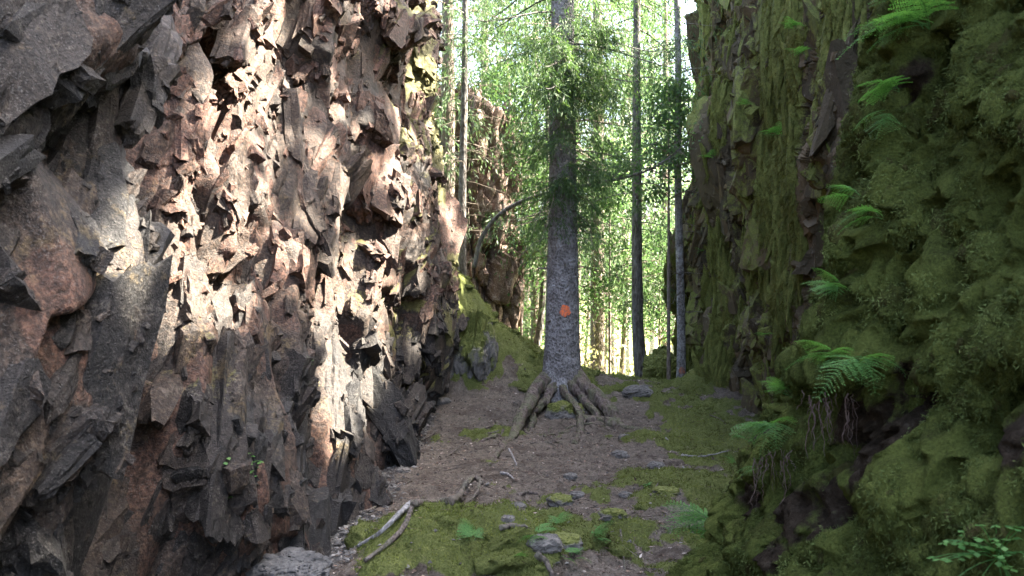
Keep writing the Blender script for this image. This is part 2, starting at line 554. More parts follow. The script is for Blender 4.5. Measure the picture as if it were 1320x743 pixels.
# ---- left cliff -------------------------------------------------------------
zL = [-0.8, 0, 0.6, 1.2, 2.0, 3.0, 4.2, 5.5, 7.6]
LC = [(-3.0, [-3.6] * 9), (1.0, [-2.7, -2.7, -2.65, -2.6, -2.6, -2.7, -2.9, -3.1, -3.4]),
      (2.8, [-2.0, -1.97, -1.95, -1.95, -2.0, -2.2, -2.5, -2.8, -3.2]),
      (3.6, [-1.75, -1.75, -1.72, -1.72, -1.80, -2.0, -2.3, -2.6, -3.0]),
      (4.15, [-1.62, -1.62, -1.62, -1.63, -1.72, -2.0, -2.4, -2.7, -3.1]),
      (4.5, [-1.9, -1.95, -2.0, -2.0, -2.02, -2.15, -2.45, -2.75, -3.1]),
      (5.0, [-1.7, -1.78, -1.85, -1.92, -2.05, -2.2, -2.5, -2.8, -3.1]),
      (5.7, [-1.32, -1.40, -1.5, -1.65, -1.9, -2.2, -2.55, -2.8, -3.1]),
      (6.6, [-1.30, -1.36, -1.45, -1.6, -1.8, -2.1, -2.4, -2.7, -3.0]),
      (7.8, [-1.29, -1.34, -1.4, -1.5, -1.65, -1.85, -2.1, -2.35, -2.7]),
      (9.2, [-1.24, -1.29, -1.3, -1.35, -1.42, -1.55, -1.7, -1.9, -2.3]),
      (10.8, [-1.17, -1.17, -1.12, -1.1, -1.15, -1.2, -1.3, -1.4, -1.8]),
      (12.2, [-1.15, -1.08, -.92, -.82, -.9, -1.05, -1.15, -1.25, -1.5]),
      (12.9, [-1.35, -1.2, -.84, -.74, -.83, -1.0, -1.13, -1.22, -1.5]),
      (13.35, [-1.8, -1.6, -1.2, -1.0, -1.0, -1.1, -1.1, -1.2, -1.6]),
      (13.6, [-2.9] * 9), (13.9, [-7.0] * 9)]
left = Face([c[0] for c in LC], zL, [c[1] for c in LC],
            lambda Y: (0.03 if Y < 2.6 or Y > 13.5 else 0.0085 if Y < 8 else 0.010) / LQ, 0.0095 / LQ, sig=0.11, out=-1.0)
if left.N[len(left.ss) // 2, 100, 0] < 0: left.out = 1.0; left.N = -left.N
U, V = left.U, left.V
wu = U + 0.16 * fbm(U * 0.8, V * 0.8, 5); wv = V + 0.16 * fbm(U * 0.8, V * 0.8, 9)
f1, r1, e1 = facets((wu - 0.45 * wv) * 1.45, wv * 0.50, 0.85, 101, 1.9, off=0.75)      # joints run down to the left as seen from the path
D = 0.20 * f1 + 0.07 * fbm(U * 0.9, V * 0.8, 31, 2) - 0.08 * np.exp(-e1 * 18)
for ft in [(518, 125, 0.50, 0.55, -0.85), (508, 25, 0.6, 0.22, 0.42), (520, 190, 0.5, 0.16, 0.05), (470, 255, 0.34, 0.30, -0.40),
           (500, 245, 0.5, 0.13, 0.20), (545, 545, 0.62, 0.30, -0.65), (540, 420, 0.5, 0.5, 0.08), (500, 420, 0.16, 0.35, -0.18),
           (140, 110, 0.5, 0.50, -0.60), (60, 20, 0.6, 0.28, 0.35), (262, 15, 0.40, 0.18, 0.50), (275, 90, 0.12, 0.22, -0.22),
           (70, 180, 0.35, 0.20, -0.22), (125, 640, 0.24, 0.65, -0.70), (180, 500, 0.15, 0.5, -0.30), (215, 480, 0.12, 0.3, 0.20),
           (60, 480, 0.45, 0.45, 0.10), (270, 200, 0.16, 0.9, 0.12), (390, 610, 0.40, 0.26, -0.45), (340, 420, 0.3, 0.35, 0.10),
           (395, 110, 0.10, 0.7, -0.14), (420, 180, 0.15, 0.3, 0.12), (300, 600, 0.45, 0.3, 0.12), (140, 330, 0.25, 0.2, 0.15)]:
    D += left.feature(*ft, slant=0.35)
D = blur(blur(D, 2.5, 0), 2.5, 1)
left.push(D); left.settle(); left.renormal(8)
U, V = left.U, left.V
rough = sstep(-0.30, 0.30, fbm3(left.G, 0.9, 77, 2))       # some stretches are smooth slabs, some broken
r2 = vn3(left.G, 2.0, 78) * 0.5 + 0.5; r3 = r2
left.push(0.03 * fbm3(left.G, 4, 32, 3) + 0.010 * fbm3(left.G, 14, 33, 3), 0.0)
U, V = left.U, left.V
left.Nd = left.normals(left.G)
for k in range(3): left.Nd[..., k] = blur(blur(left.Nd[..., k], 3, 0), 3, 1)
left.Nd = unit(left.Nd)
r1 = _h(np.floor(r2 * 3.0), np.floor(U * 0.6), 0 * U, 5)
far_ = sstep(7.5, 11.0, left.G[..., 1])
mossk = 0.45 + 0.55 * far_
tint = 0.45 * r1 + 0.35 * r2 + 0.2 * r3 + 0.25 * fbm(U * 0.8, V * 0.8, 61, 3)
far = sstep(8.5, 11.5, left.G[..., 1])
mossL = sstep(0.15, 0.75, left.Nd[..., 2] + 0.35 * fbm(U * 3, V * 3, 71, 3) + 0.30 * far - 0.22) * sstep(-0.5, 0.2, fbm(U * 1.2, V * 1.1, 73, 3) + 0.35 * far - 0.05)
mossL = np.maximum(mossL, sstep(0.35, 0.7, fbm(U * 1.8 + 2, V * 0.9, 79, 4) + 0.5 * sstep(11.8, 12.9, left.G[..., 1])) * sstep(10.5, 12.3, left.G[..., 1]))
mossL = mossL * mossk
# plateau rows behind the brow
top = left.G[:, -1]
inl = np.stack([top + np.array([-0.5, 0, 0.2]), top + np.array([-2.5, 0, 0.5]), top + np.array([-60, 0, 2.0])], 1)
GL = np.concatenate([left.G, inl], 1)
ext = lambda A: np.concatenate([A, np.repeat(A[:, -1:], 3, 1)], 1)

def rock_left():
    m, t, b = mat_new("rough reddish rock with lichen", 0.78, 0.35); q = NB(t)
    ti = q.attr("tint")
    n1 = q.noise(2.2, 5, 0.65); n2 = q.noise(9, 6, 0.7); n3 = q.noise(38, 5, 0.7); n4 = q.noise(120, 3, 0.6)
    base = q.ramp(q.math('ADD', q.math('MULTIPLY', ti, 0.58), q.math('ADD', q.math('MULTIPLY', n2, 0.35), q.math('MULTIPLY', n1, 0.20))),
                  [(0.18, (0.011, 0.011, 0.011)), (0.44, (0.025, 0.020, 0.0165)), (0.58, (0.042, 0.029, 0.021)), (0.71, (0.066, 0.036, 0.025)), (0.82, (0.082, 0.042, 0.029)), (0.90, (0.056, 0.036, 0.028)), (0.98, (0.042, 0.034, 0.029))])
    fine = q.ramp(n3, [(0.36, (0.26, 0.26, 0.26)), (0.50, (0.85, 0.85, 0.85)), (0.64, (1.95, 1.90, 1.85))])
    mm = q.n("ShaderNodeMix"); mm.data_type = 'RGBA'; mm.blend_type = 'MULTIPLY'; mm.inputs[0].default_value = 1
    q.to(base, mm.inputs[6]); q.to(fine, mm.inputs[7])
    c = mm.outputs[2]
    lich = q.ss(q.math('ADD', q.math('MULTIPLY', n1, 0.55), q.math('ADD', q.math('MULTIPLY', n2, 0.55), q.math('MULTIPLY', n3, 0.45))), 0.84, 1.0)
    c = q.mix(q.math('MULTIPLY', lich, 0.50), c, (0.15, 0.138, 0.118))
    c = q.mix(q.math('MULTIPLY', q.ss(q.math('ADD', n4, q.math('MULTIPLY', n2, 0.4)), 0.76, 0.92), 0.42), c, (0.17, 0.165, 0.155))
    och = q.ss(q.math('ADD', q.noise(3.1, 5, 0.7, q.coord((1, 1, 1), (0.3, 0.2, 0.7))), q.math('MULTIPLY', n3, 0.35)), 0.76, 0.90)
    c = q.mix(q.math('MULTIPLY', och, 0.32), c, (0.20, 0.145, 0.060))
    mo = q.ss(q.math('ADD', q.attr("moss"), q.math('MULTIPLY', q.math('SUBTRACT', n3, 0.5), 0.9)), 0.35, 0.62)
    c = q.mix(mo, c, q.ramp(n3, [(0.3, (0.055, 0.054, 0.018)), (0.7, (0.120, 0.112, 0.036))]))
    q.to(c, b.inputs["Base Color"])
    q.to(q.ramp(n2, [(0.3, (0.62,) * 3), (0.7, (0.86,) * 3)]), b.inputs["Roughness"])
    bn = q.bump(q.math('ADD', q.math('MULTIPLY', n2, 0.45), q.math('MULTIPLY', n3, 0.55)), 0.9, 0.028, b)
    q.bump(q.math('ADD', n4, q.voro(60, feature='DISTANCE_TO_EDGE')), 0.6, 0.008, b, bn)
    return m
M_left = rock_left()
PRO = rock_protos(20, 12, 3, 0.34); PROM = rock_protos(20, 13, 2, 0.6); PROS = rock_protos(24, 14, 1, 1.2)
visL = (left.G[..., 1] > 2.0) * (left.G[..., 1] < 13.7) * (left.G[..., 2] < 6.2) * (left.G[..., 2] > -0.5)
w_r = visL * (0.25 + 0.75 * rough)
def join(*L):
    o = 0; Fs = []
    for V, F, T in L: Fs.append(F + o); o += len(V)
    return np.concatenate([l[0] for l in L]), np.concatenate(Fs), np.concatenate([l[2] for l in L])
AX = (0.05, 0.60, 0.80)
A1 = block_field(left, PRO, [(640, (.42, 1.10), (.16, .36), (.16, .28), visL, 0.12)], AX, (0.55, -0.12, 0.10), 77, (0.5, 1.15))
A2 = block_field(left, PROM, [(3600, (.15, .44), (.07, .18), (.08, .17), visL, 0.19)], AX, (0.55, -0.12, 0.10), 78, (0.35, 1.1))
rgh = lambda c: sstep(-0.25, 0.30, fbm3(c, 0.9, 77, 2))
A12 = join(A1, A2)
soup = Soup(A12[0], A12[1], lambda c, n: (n[:, 0] > -0.1) * (c[:, 1] > 2.5) * (c[:, 2] < 5.8) * (0.22 + 0.78 * rgh(c)))
A3 = block_field(soup, PROM, [(8500, (.06, .20), (.035, .10), (.035, .08), None, 0.26)], AX, (0.40, -0.10, 0.10), 79, (0.55, 1.25), ((1, -0.45, 0), 0.03, 0.06))
A4 = block_field(soup, PROS, [(13000, (.025, .085), (.018, .05), (.016, .04), None, 0.34)], AX, (0.30, -0.10, 0.10), 80, (0.45, 1.25), ((1, -0.45, 0), 0.03, 0.06))
bV, bF, bT = join(A12, A3, A4)
# rock tint follows sun and shade: redder upper middle, greyer near end and foot
rust_by_light = lambda p_: -0.29 + 0.62 * sstep(4.2, 5.6, p_[:, 1]) * sstep(0.8, 1.8, p_[:, 2]) + 0.12 * fbm3(p_, 0.7, 61, 2)
upB = tri_normals_up(bV, bF); farB = sstep(8.5, 11.8, bV[:, 1])
mB = sstep(0.35, 0.85, upB + 0.30 * fbm3(bV, 3, 71, 2) + 0.25 * farB - 0.10) * sstep(-0.1, 0.5, fbm3(bV, 1.3, 73, 2) + 0.45 * farB - 0.12) * (0.55 + 0.45 * farB)
mB = np.maximum(mB, sstep(0.40, 0.75, fbm3(bV, 1.7, 79, 3) + 0.62 * sstep(11.4, 12.9, bV[:, 1])) * sstep(10.5, 12.3, bV[:, 1]))
gV = GL.reshape(-1, 3); gF = grid_tris(GL, left.out > 0)
link("cliff", raw_mesh("cliff", np.concatenate([gV, bV]), np.concatenate([gF, bF + len(gV)]),
     {"tint": np.concatenate([ext(tint).ravel(), 0.05 + 0.62 * bT + rust_by_light(bV)]), "moss": np.concatenate([ext(mossL).ravel(), mB])}, False), M_left,
     kind='structure', category='cliff', label="sunlit craggy rock cliff with reddish broken faces beside the gravel edge of the path")

# ---- right cliff (far, moss-streaked) ---------------------------------------
rr = np.array([-0.12, 0, 0.12, 0.3, 0.5, 0.7, 0.85, 1.0])
RC = [(5.0, 4.0, [3.1, 3.1, 3.05, 3.0, 3.0, 3.0, 3.05, 3.2]), (7.0, 4.4, [2.85, 2.80, 2.74, 2.70, 2.70, 2.72, 2.78, 2.95]),
      (9.0, 4.75, [2.85, 2.80, 2.72, 2.68, 2.66, 2.68, 2.72, 2.9]), (11.0, 5.2, [2.86, 2.80, 2.74, 2.70, 2.68, 2.70, 2.74, 2.9]),
      (12.5, 5.7, [2.84, 2.78, 2.75, 2.74, 2.76, 2.82, 2.87, 3.0]), (14.0, 6.4, [2.80, 2.76, 2.76, 2.80, 2.88, 2.95, 3.0, 3.12]),
      (16.0, 7.2, [2.74, 2.72, 2.72, 2.74, 3.02, 3.05, 3.12, 3.22]), (16.7, 7.3, [2.80, 2.77, 2.76, 2.78, 3.05, 3.06, 3.13, 3.25]),
      (17.1, 7.4, [3.3, 3.2, 3.2, 3.2, 3.4, 3.5, 3.5, 3.6]), (17.5, 7.4, [5.0] * 8), (17.8, 7.4, [9.0] * 8)]
right = Face([c[0] for c in RC], np.array([rr * c[1] for c in RC]), [c[2] for c in RC],
             lambda Y: (0.03 if Y < 6.5 or Y > 17.3 else 0.012) / LQ, 0.013 / LQ, sig=0.09, out=1.0)
if right.N[len(right.ss) // 2, 100, 0] > 0: right.out = -1.0; right.N = -right.N
U, V = right.U, right.V
wu = U + 0.15 * fbm(U * 0.8, V * 0.6, 15); wv = V + 0.2 * fbm(U * 1.1, V * 0.6, 19)
g1, q1, h1 = facets(wu * 1.3 + 0.10 * wv, wv * 0.42, 0.75, 511, 0.9)
D = 0.13 * g1 + 0.07 * fbm(U * 1.0, V * 0.5, 561, 3) - 0.05 * np.exp(-h1 * 12)
for ft in [(1105, 195, 0.40, 0.30, 0.26), (1105, 260, 0.45, 0.12, -0.30), (1100, 110, 0.2, 0.5, 0.12), (985, 380, 0.16, 0.16, -0.32), (975, 420, 0.25, 0.1, 0.14),
           (945, 330, 0.22, 0.9, 0.12), (1030, 300, 0.5, 0.5, -0.08), (1085, 400, 0.4, 0.6, -0.22), (980, 120, 0.2, 1.0, 0.13), (1045, 160, 0.25, 0.8, -0.12),
           (908, 165, 0.3, 0.30, 0.10), (885, 360, 0.5, 0.5, 0.05), (960, 480, 0.14, 0.25, -0.25), (940, 470, 0.2, 0.5, 0.16)]:
    D += right.feature(*ft, slant=-0.08)
D = blur(blur(D, 2.5, 0), 2.5, 1)
right.push(D, 0.4); right.settle(2); right.renormal(5)
U, V = right.U, right.V
Q = right.G + 0.08 * np.stack([fbm3(right.G, 1.5, 441 + k, 2) for k in range(3)], -1)
g2, q2, h2 = facets3(Q, 0.32, 522, 2.0, k=(1, 1.5, 0.42), off=0.8)
D = blur(blur(0.070 * g2 - 0.03 * np.exp(-h2 * 9), 1.6, 0), 1.6, 1)
right.push(D, 0.3); right.settle(); right.renormal(3)
U, V = right.U, right.V
g3, q3, h3_ = facets3(right.G, 0.12, 533, 2.2, k=(1, 1.2, 0.5), off=0.8)
g4, q4, h4_ = facets3(right.G, 0.055, 537, 1.1)
drape = ridged(U * 2.6 + 0.35 * V + 0.3 * fbm(U * 2, V * 1.2, 4), V * 0.28, 541, 3)
drape2 = ridged(U * 8.0 + 1.1 * V + 0.6 * fbm(U * 3, V * 1.5, 6), V * 0.6, 547, 2)
mossR = sstep(-0.05, 0.35, fbm(U * 1.35 + 0.15 * V, V * 0.26, 551, 4) + 0.42 * drape + 0.15 * drape2 - 0.20 + 0.30 * sstep(11.5, 13.2, right.G[..., 1]) * sstep(2.6, 0.6, V)
              - 0.35 * sstep(11.5, 9.0, right.G[..., 1]) * sstep(2.4, 1.2, V) + 0.35 * sstep(0.7, 0.1, V))
D = (0.030 * g3 + 0.011 * g4 + 0.016 * fbm3(right.G, 8, 563, 3)) * (1 - 0.7 * mossR) + mossR * (0.075 * drape + 0.045 * drape2 + 0.03 + 0.012 * fbm3(right.G, 16, 567, 2))
right.push(D, 0.3)
right.Nd = right.normals(right.G)
for k in range(3): right.Nd[..., k] = blur(blur(right.Nd[..., k], 3, 0), 3, 1)
right.Nd = unit(right.Nd)
q1 = _h(np.floor(q2 * 3.0), np.floor(U * 0.6), 0 * U, 6)
tintR = 0.5 * q1 + 0.3 * q2 + 0.2 * q3
right.moss = mossR
topR = right.G[:, -1]
inl = np.stack([topR + np.array([0.4, 0, 0.15]), topR + np.array([2.5, 0, 0.4]), topR + np.array([60, 0, 0.8])], 1)
GR = np.concatenate([right.G, inl], 1)
MOSS_DARK, MOSS_MID, MOSS_LIGHT = (0.055, 0.062, 0.015), (0.105, 0.122, 0.028), (0.175, 0.188, 0.050)
def rock_right():
    m, t, b = mat_new("dark brown rock under moss", 0.85, 0.25); q = NB(t)
    n1 = q.noise(3.0, 5, 0.65); n2 = q.noise(14, 5, 0.7); n3 = q.noise(60, 4, 0.7)
    base = q.ramp(q.math('ADD', q.math('MULTIPLY', q.attr("tint"), 0.7), q.math('MULTIPLY', n2, 0.4)),
                  [(0.2, (0.030, 0.025, 0.015)), (0.5, (0.066, 0.053, 0.030)), (0.72, (0.105, 0.078, 0.042)), (0.9, (0.12, 0.108, 0.080))])
    c = q.mix(q.math('MULTIPLY', q.ss(q.math('ADD', n2, q.math('MULTIPLY', n3, 0.4)), 0.80, 0.92), 0.55), base, (0.22, 0.21, 0.19))
    mo = q.ss(q.math('ADD', q.attr("moss"), q.math('ADD', q.math('MULTIPLY', q.math('SUBTRACT', n2, 0.5), 1.6), q.math('MULTIPLY', q.math('SUBTRACT', n3, 0.5), 0.9))), 0.30, 0.80)
    c = q.mix(mo, c, q.ramp(q.math('ADD', q.math('MULTIPLY', n2, 0.5), q.math('MULTIPLY', n3, 0.5)), [(0.35, MOSS_DARK), (0.5, MOSS_MID), (0.68, MOSS_LIGHT)]))
    q.to(c, b.inputs["Base Color"])
    bn = q.bump(n2, 0.8, 0.03, b)
    q.bump(n3, 0.7, 0.012, b, bn)
    return m
M_right = rock_right()
PRO2 = rock_protos(16, 55, 2, 0.5); PRO2S = rock_protos(16, 56, 1, 1.0); LUMP = lump_protos(12, 91, 4); LUMPS = lump_protos(14, 95, 3); LUMP2 = lump_protos(14, 97, 2)
visR = (right.G[..., 1] > 6.3) * (right.G[..., 1] < 16.3) * (right.G[..., 2] < 6.8) * (right.G[..., 2] > -0.3)
bareR = visR * np.clip(1.05 - mossR, 0.06, 1)
B1 = block_field(right, PRO2, [(520, (.35, .90), (.22, .50), (.14, .26), bareR, 0.16), (1900, (.12, .36), (.08, .24), (.08, .16), bareR, 0.28)], (0.0, -0.10, 1.0), (-0.6, -0.10, 0.05), 78, (0.6, 1.15))
soup2 = Soup(B1[0], B1[1], lambda c, n: (n[:, 0] < 0.1) * (c[:, 1] > 6.5) * (c[:, 2] < 6.2))
B2 = block_field(soup2, PRO2S, [(6000, (.05, .18), (.03, .07), (.025, .05), None, 0.30)], (0.0, -0.08, 1.0), (-0.3, -0.1, 0.0), 80)
nB = len(B1[0]) + len(B2[0])
drp = visR * mossR ** 2 * np.clip(drape + 0.6, 0.05, 1.5) * (0.12 + 0.88 * sstep(-0.05, 0.25, fbm(U * 4.5 + 0.4 * V, V * 0.5, 571, 3)))
B3 = block_field(right, LUMP2, [(2600, (.25, .90), (.03, .08), (.05, .11), drp, 0.09), (3000, (.06, .22), (.025, .06), (.03, .08), drp, 0.16)], (0.0, -0.10, 1.0), (-0.6, -0.05, 0.0), 81, (0.3, 1.1))
cV, cF, cT = join(B1, B2, B3)
drapes = Soup(B3[0], B3[1], lambda c, n: (n[:, 0] < 0.2) * (c[:, 1] > 6.5) * (c[:, 2] < 6.4))
mC = 0.90 * sstep(-0.30, 0.40, fbm(cV[:, 1] * 1.35, cV[:, 2] * 0.26, 551, 4) + 0.06 + 0.25 * fbm3(cV, 6, 557, 2) + 0.25 * tri_normals_up(cV, cF))
mC[nB:] = 0.95
gV = GR.reshape(-1, 3); gF = grid_tris(GR, right.out > 0)
link("cliff", raw_mesh("cliff", np.concatenate([gV, cV]), np.concatenate([gF, cF + len(gV)]), {"tint": np.concatenate([ext(tintR).ravel(), 0.1 + 0.8 * cT]), "moss": np.concatenate([ext(mossR).ravel(), mC])}, False), M_right,
     kind='structure', category='cliff', label="dark brown rock cliff with hanging streaks of moss beyond the ferny bank")

# ---- near bank, wholly under moss -------------------------------------------
zB = [-0.5, 0, 0.4, 0.8, 1.2, 1.8, 2.6, 3.4, 4.0]
BC = [(-3.0, [2.6] * 9), (0.8, [1.9, 1.95, 1.98, 2.0, 2.05, 2.15, 2.3, 2.5, 2.8]), (2.4, [1.25, 1.30, 1.42, 1.55, 1.66, 1.82, 2.02, 2.25, 2.6]),
      (3.4, [0.98, 1.08, 1.26, 1.43, 1.56, 1.70, 1.88, 2.05, 2.4]), (4.3, [0.86, 0.98, 1.16, 1.36, 1.52, 1.60, 1.78, 1.93, 2.3]),
      (4.75, [0.84, 0.97, 1.12, 1.32, 1.54, 1.66, 1.85, 2.0, 2.35]), (5.2, [0.86, 1.00, 1.14, 1.34, 1.68, 1.92, 2.1, 2.3, 2.6]),
      (5.7, [0.95, 1.10, 1.24, 1.62, 2.0, 2.3, 2.5, 2.7, 3.0]), (6.3, [1.5, 1.7, 1.95, 2.3, 2.6, 2.8, 3.0, 3.1, 3.3]), (6.9, [2.9, 2.95, 3.0, 3.1, 3.2, 3.3, 3.4, 3.5, 3.6]),
      (7.5, [4.0] * 9)]
bank = Face([c[0] for c in BC], zB, [c[1] for c in BC], lambda Y: (0.03 if Y < 1.8 or Y > 6.6 else 0.0095) / LQ, 0.0095 / LQ, sig=0.085, out=1.0)
if bank.N[len(bank.ss) // 2, 100, 0] > 0: bank.out = -1.0; bank.N = -bank.N
U, V = bank.U, bank.V
lump = ridged(U * 1.7 + 0.4 * fbm(U * 1.2, V, 3), V * 1.25 + 0.4 * U, 601, 2)
D = 0.10 * lump + 0.09 * fbm(U * 0.9 + 0.5 * V, V * 0.7, 611, 3)
for ft in [(1240, 520, 0.22, 0.05, -0.16), (1280, 250, 0.3, 0.4, -0.10), (1180, 120, 0.15, 0.3, 0.08), (1095, 455, 0.22, 0.10, 0.20), (1095, 560, 0.25, 0.16, -0.10),
           (1000, 595, 0.20, 0.07, 0.14), (1010, 660, 0.24, 0.14, -0.06), (1200, 640, 0.3, 0.12, 0.10), (1295, 560, 0.12, 0.15, -0.2), (1150, 330, 0.18, 0.4, 0.08),
           (1225, 250, 0.10, 0.9, -0.08), (1210, 70, 0.07, 0.25, -0.14), (1240, 660, 0.16, 0.05, -0.10)]:
    D += bank.feature(*ft, slant=0.1)
bank.push(blur(blur(D, 2, 0), 2, 1), 0.55); bank.settle(); bank.renormal(4)
U, V = bank.U, bank.V
lump = ridged(U * 1.7 + 0.4 * fbm(U * 1.2, V, 3), V * 1.25 + 0.4 * U, 601, 2)
lump2 = 1 - np.abs(fbm3(bank.G, 4.2, 605, 2)) * 2.6
lump3 = 1 - np.abs(fbm3(bank.G, 9, 609, 2)) * 2.6
bank.push(0.085 * lump2 + 0.070 * lump3 + 0.02 * fbm3(bank.G, 22, 615, 2), 0.6)
bank.Nd = bank.normals(bank.G)
for k in range(3): bank.Nd[..., k] = blur(blur(bank.Nd[..., k], 3, 0), 3, 1)
bank.Nd = unit(bank.Nd)
bare = np.zeros_like(U)
for ft in [(1095, 560, 0.20, 0.14, 0.9), (1010, 660, 0.20, 0.15, 0.9), (1060, 650, 0.14, 0.14, 0.8), (1295, 570, 0.10, 0.14, 0.8), (1170, 110, 0.05, 0.16, 0.8), (980, 720, 0.12, 0.1, 0.9)]:
    bare = np.maximum(bare, bank.feature(*ft))
bank.moss = np.clip(1 - bare, 0, 1) * sstep(-0.62, -0.25, fbm(U * 1.6, V * 1.6, 621, 3) + 0.25 * lump)
topB = bank.G[:, -1]
inl = np.stack([topB + np.array([0.6, 0, 0.25]), topB + np.array([2.5, 0, 0.6]), topB + np.array([60, 0, 1.0])], 1)
GB = np.concatenate([bank.G, inl], 1)
def bank_mat():
    m, t, b = mat_new("earth and rock under thick moss", 1.0, 0.05); q = NB(t)
    n1 = q.noise(5, 5, 0.65); n2 = q.noise(22, 5, 0.7); n3 = q.noise(90, 4, 0.7)
    soil = q.ramp(n2, [(0.3, (0.020, 0.016, 0.011)), (0.55, (0.052, 0.040, 0.028)), (0.75, (0.105, 0.090, 0.070))])
    c = q.mix(q.ss(q.math('ADD', q.attr("moss"), q.math('MULTIPLY', q.math('SUBTRACT', n2, 0.5), 0.9)), 0.35, 0.65), soil,
              q.ramp(q.math('ADD', q.math('MULTIPLY', n1, 0.5), q.math('MULTIPLY', n3, 0.5)), [(0.35, (0.034, 0.040, 0.013)), (0.5, (0.085, 0.108, 0.027)), (0.66, (0.148, 0.176, 0.047))]))
    c = q.mix(q.math('MULTIPLY', q.ss(q.attr("tint"), 0.74, 0.95), 0.6), c, (0.060, 0.045, 0.022))
    q.to(c, b.inputs["Base Color"])
    bn = q.bump(q.noise(45, 5, 0.75), 1.0, 0.03, b); q.bump(q.noise(150, 3, 0.7), 1.0, 0.012, b, bn)
    return m
M_bank = bank_mat()
visB = (bank.G[..., 1] > 1.6) * (bank.G[..., 1] < 6.6) * (bank.G[..., 2] < 3.9) * (bank.G[..., 2] > -0.15)
wB = visB * bank.moss ** 2
C1 = block_field(bank, LUMPS, [(700, (.13, .32), (.09, .20), (.09, .17), wB, 0.25), (1500, (.07, .17), (.05, .12), (.05, .11), wB, 0.35)], (0.0, -0.15, 1.0), (-0.3, -0.2, 0.35), 82, (0.5, 1.15))
soupB = Soup(C1[0], C1[1], lambda c, n: (n[:, 0] < 0.5) * (n[:, 1] < 0.5) * (c[:, 1] > 1.9) * (c[:, 2] < 3.8))
C2 = block_field(soupB, LUMP2, [(9000, (.025, .075), (.02, .055), (.02, .05), None, 0.5)], (0.0, -0.15, 1.0), (-0.3, -0.2, 0.4), 83, (0.2, 1.1))
lV, lF, lT = join(C1, C2)
soupB = Soup(lV, lF, lambda c, n: (n[:, 0] < 0.4) * (n[:, 1] < 0.5) * (c[:, 1] > 1.9) * (c[:, 2] < 3.8) * np.clip(3.5 / np.maximum(c[:, 1], 1), 0.5, 2) ** 1.5)
gV = GB.reshape(-1, 3); gF = grid_tris(GB, bank.out > 0)
link("bank", raw_mesh("bank", np.concatenate([gV, lV]), np.concatenate([gF, lF + len(gV)]), {"moss": np.concatenate([ext(bank.moss).ravel(), np.full(len(lV), 1.0)]), "tint": np.concatenate([np.full(len(gV), 0.4), lT])}, True), M_bank,
     kind='structure', category='bank', label="steep blurred bank under thick green moss with ferns along its edge")

# ---- ground -----------------------------------------------------------------
def lin(x, a, b): return np.interp(x, a, b)
def gz0(X, Y):
    z = lin(Y, [-60, 6, 8, 10.4, 11.1, 11.9, 12.7, 14, 15, 17, 20, 30, 60, 300], [0, 0, .02, .03, .09, .26, .40, .34, .24, -.15, -.9, -1.9, -2.2, -2.2])
    m = lin(X, [-2.5, -1.6, -.9, -.6, -.2, .4, .9, 1.4, 2.2], [1.5, 1.55, 1.55, 1.30, .74, .34, .12, 0.0, -.06])
    z = z + m * sstep(11.9, 13.3, Y) * (1 - sstep(14.2, 18.5, Y))
    z = z - 0.07 * sstep(-0.7, -1.2, X) * (1 - sstep(11, 12.3, Y))
    return z
HUMPS = []     # (x, y, rx, ry, h) moss cushions
def gpt(px, py):
    """ground point under a photo pixel (flat iteration)"""
    Y = 8.0
    for _ in range(30):
        X = (px - 660) / FPX * Y
        z = float(gz0(np.array(X), np.array(Y)))
        Yn = (EYE - z) / max((py - 371.5) / FPX, 1e-3)
        Y = 0.5 * Y + 0.5 * min(Yn, 40)
    return (px - 660) / FPX * Y, Y
for px, py, rx, ry, h in [(575, 715, .52, .55, .19), (520, 740, .35, .4, .14), (690, 735, .38, .35, .13), (740, 690, .28, .3, .10), (760, 715, .2, .25, .08),
                          (840, 578, .30, .45, .10), (825, 625, .22, .35, .08), (860, 665, .30, .35, .10), (905, 640, .25, .4, .10), (870, 700, .3, .25, .10), (650, 740, .25, .2, .10),
                          (930, 560, .4, .6, .06), (800, 690, .15, .2, .04), (780, 640, .18, .25, .05), (905, 500, .35, .35, .16), (655, 560, .2, .3, .04), (640, 600, .25, .4, .03)]:
    x, y = gpt(px, py); HUMPS.append((x, y, rx, ry, h))
def gz(X, Y):
    X = np.asarray(X, float); Y = np.asarray(Y, float)
    z = gz0(X, Y)
    for x, y, rx, ry, h in HUMPS:
        z = z + h * np.exp(-(np.abs((X - x) / rx) ** 2.6 + np.abs((Y - y) / ry) ** 2.6))
    near = 1 - sstep(18, 40, Y)
    z = z + near * (0.055 * fbm(X * 1.3, Y * 1.3, 701, 3) + 0.036 * fbm(X * 4.5, Y * 4.5, 705, 3)) + (1 - near) * 0.25 * fbm(X * 0.2, Y * 0.2, 709, 2)
    return z
def gpt(px, py):
    """ground point (humps and all) seen at a photo pixel"""
    Y = np.arange(4.6, 40, 0.01)
    d = gz((px - 660) / FPX * Y, Y) - (EYE - (py - 371.5) / FPX * Y)
    k = np.argmax(d > 0) if (d > 0).any() else len(Y) - 1
    return (px - 660) / FPX * Y[k], float(Y[k])
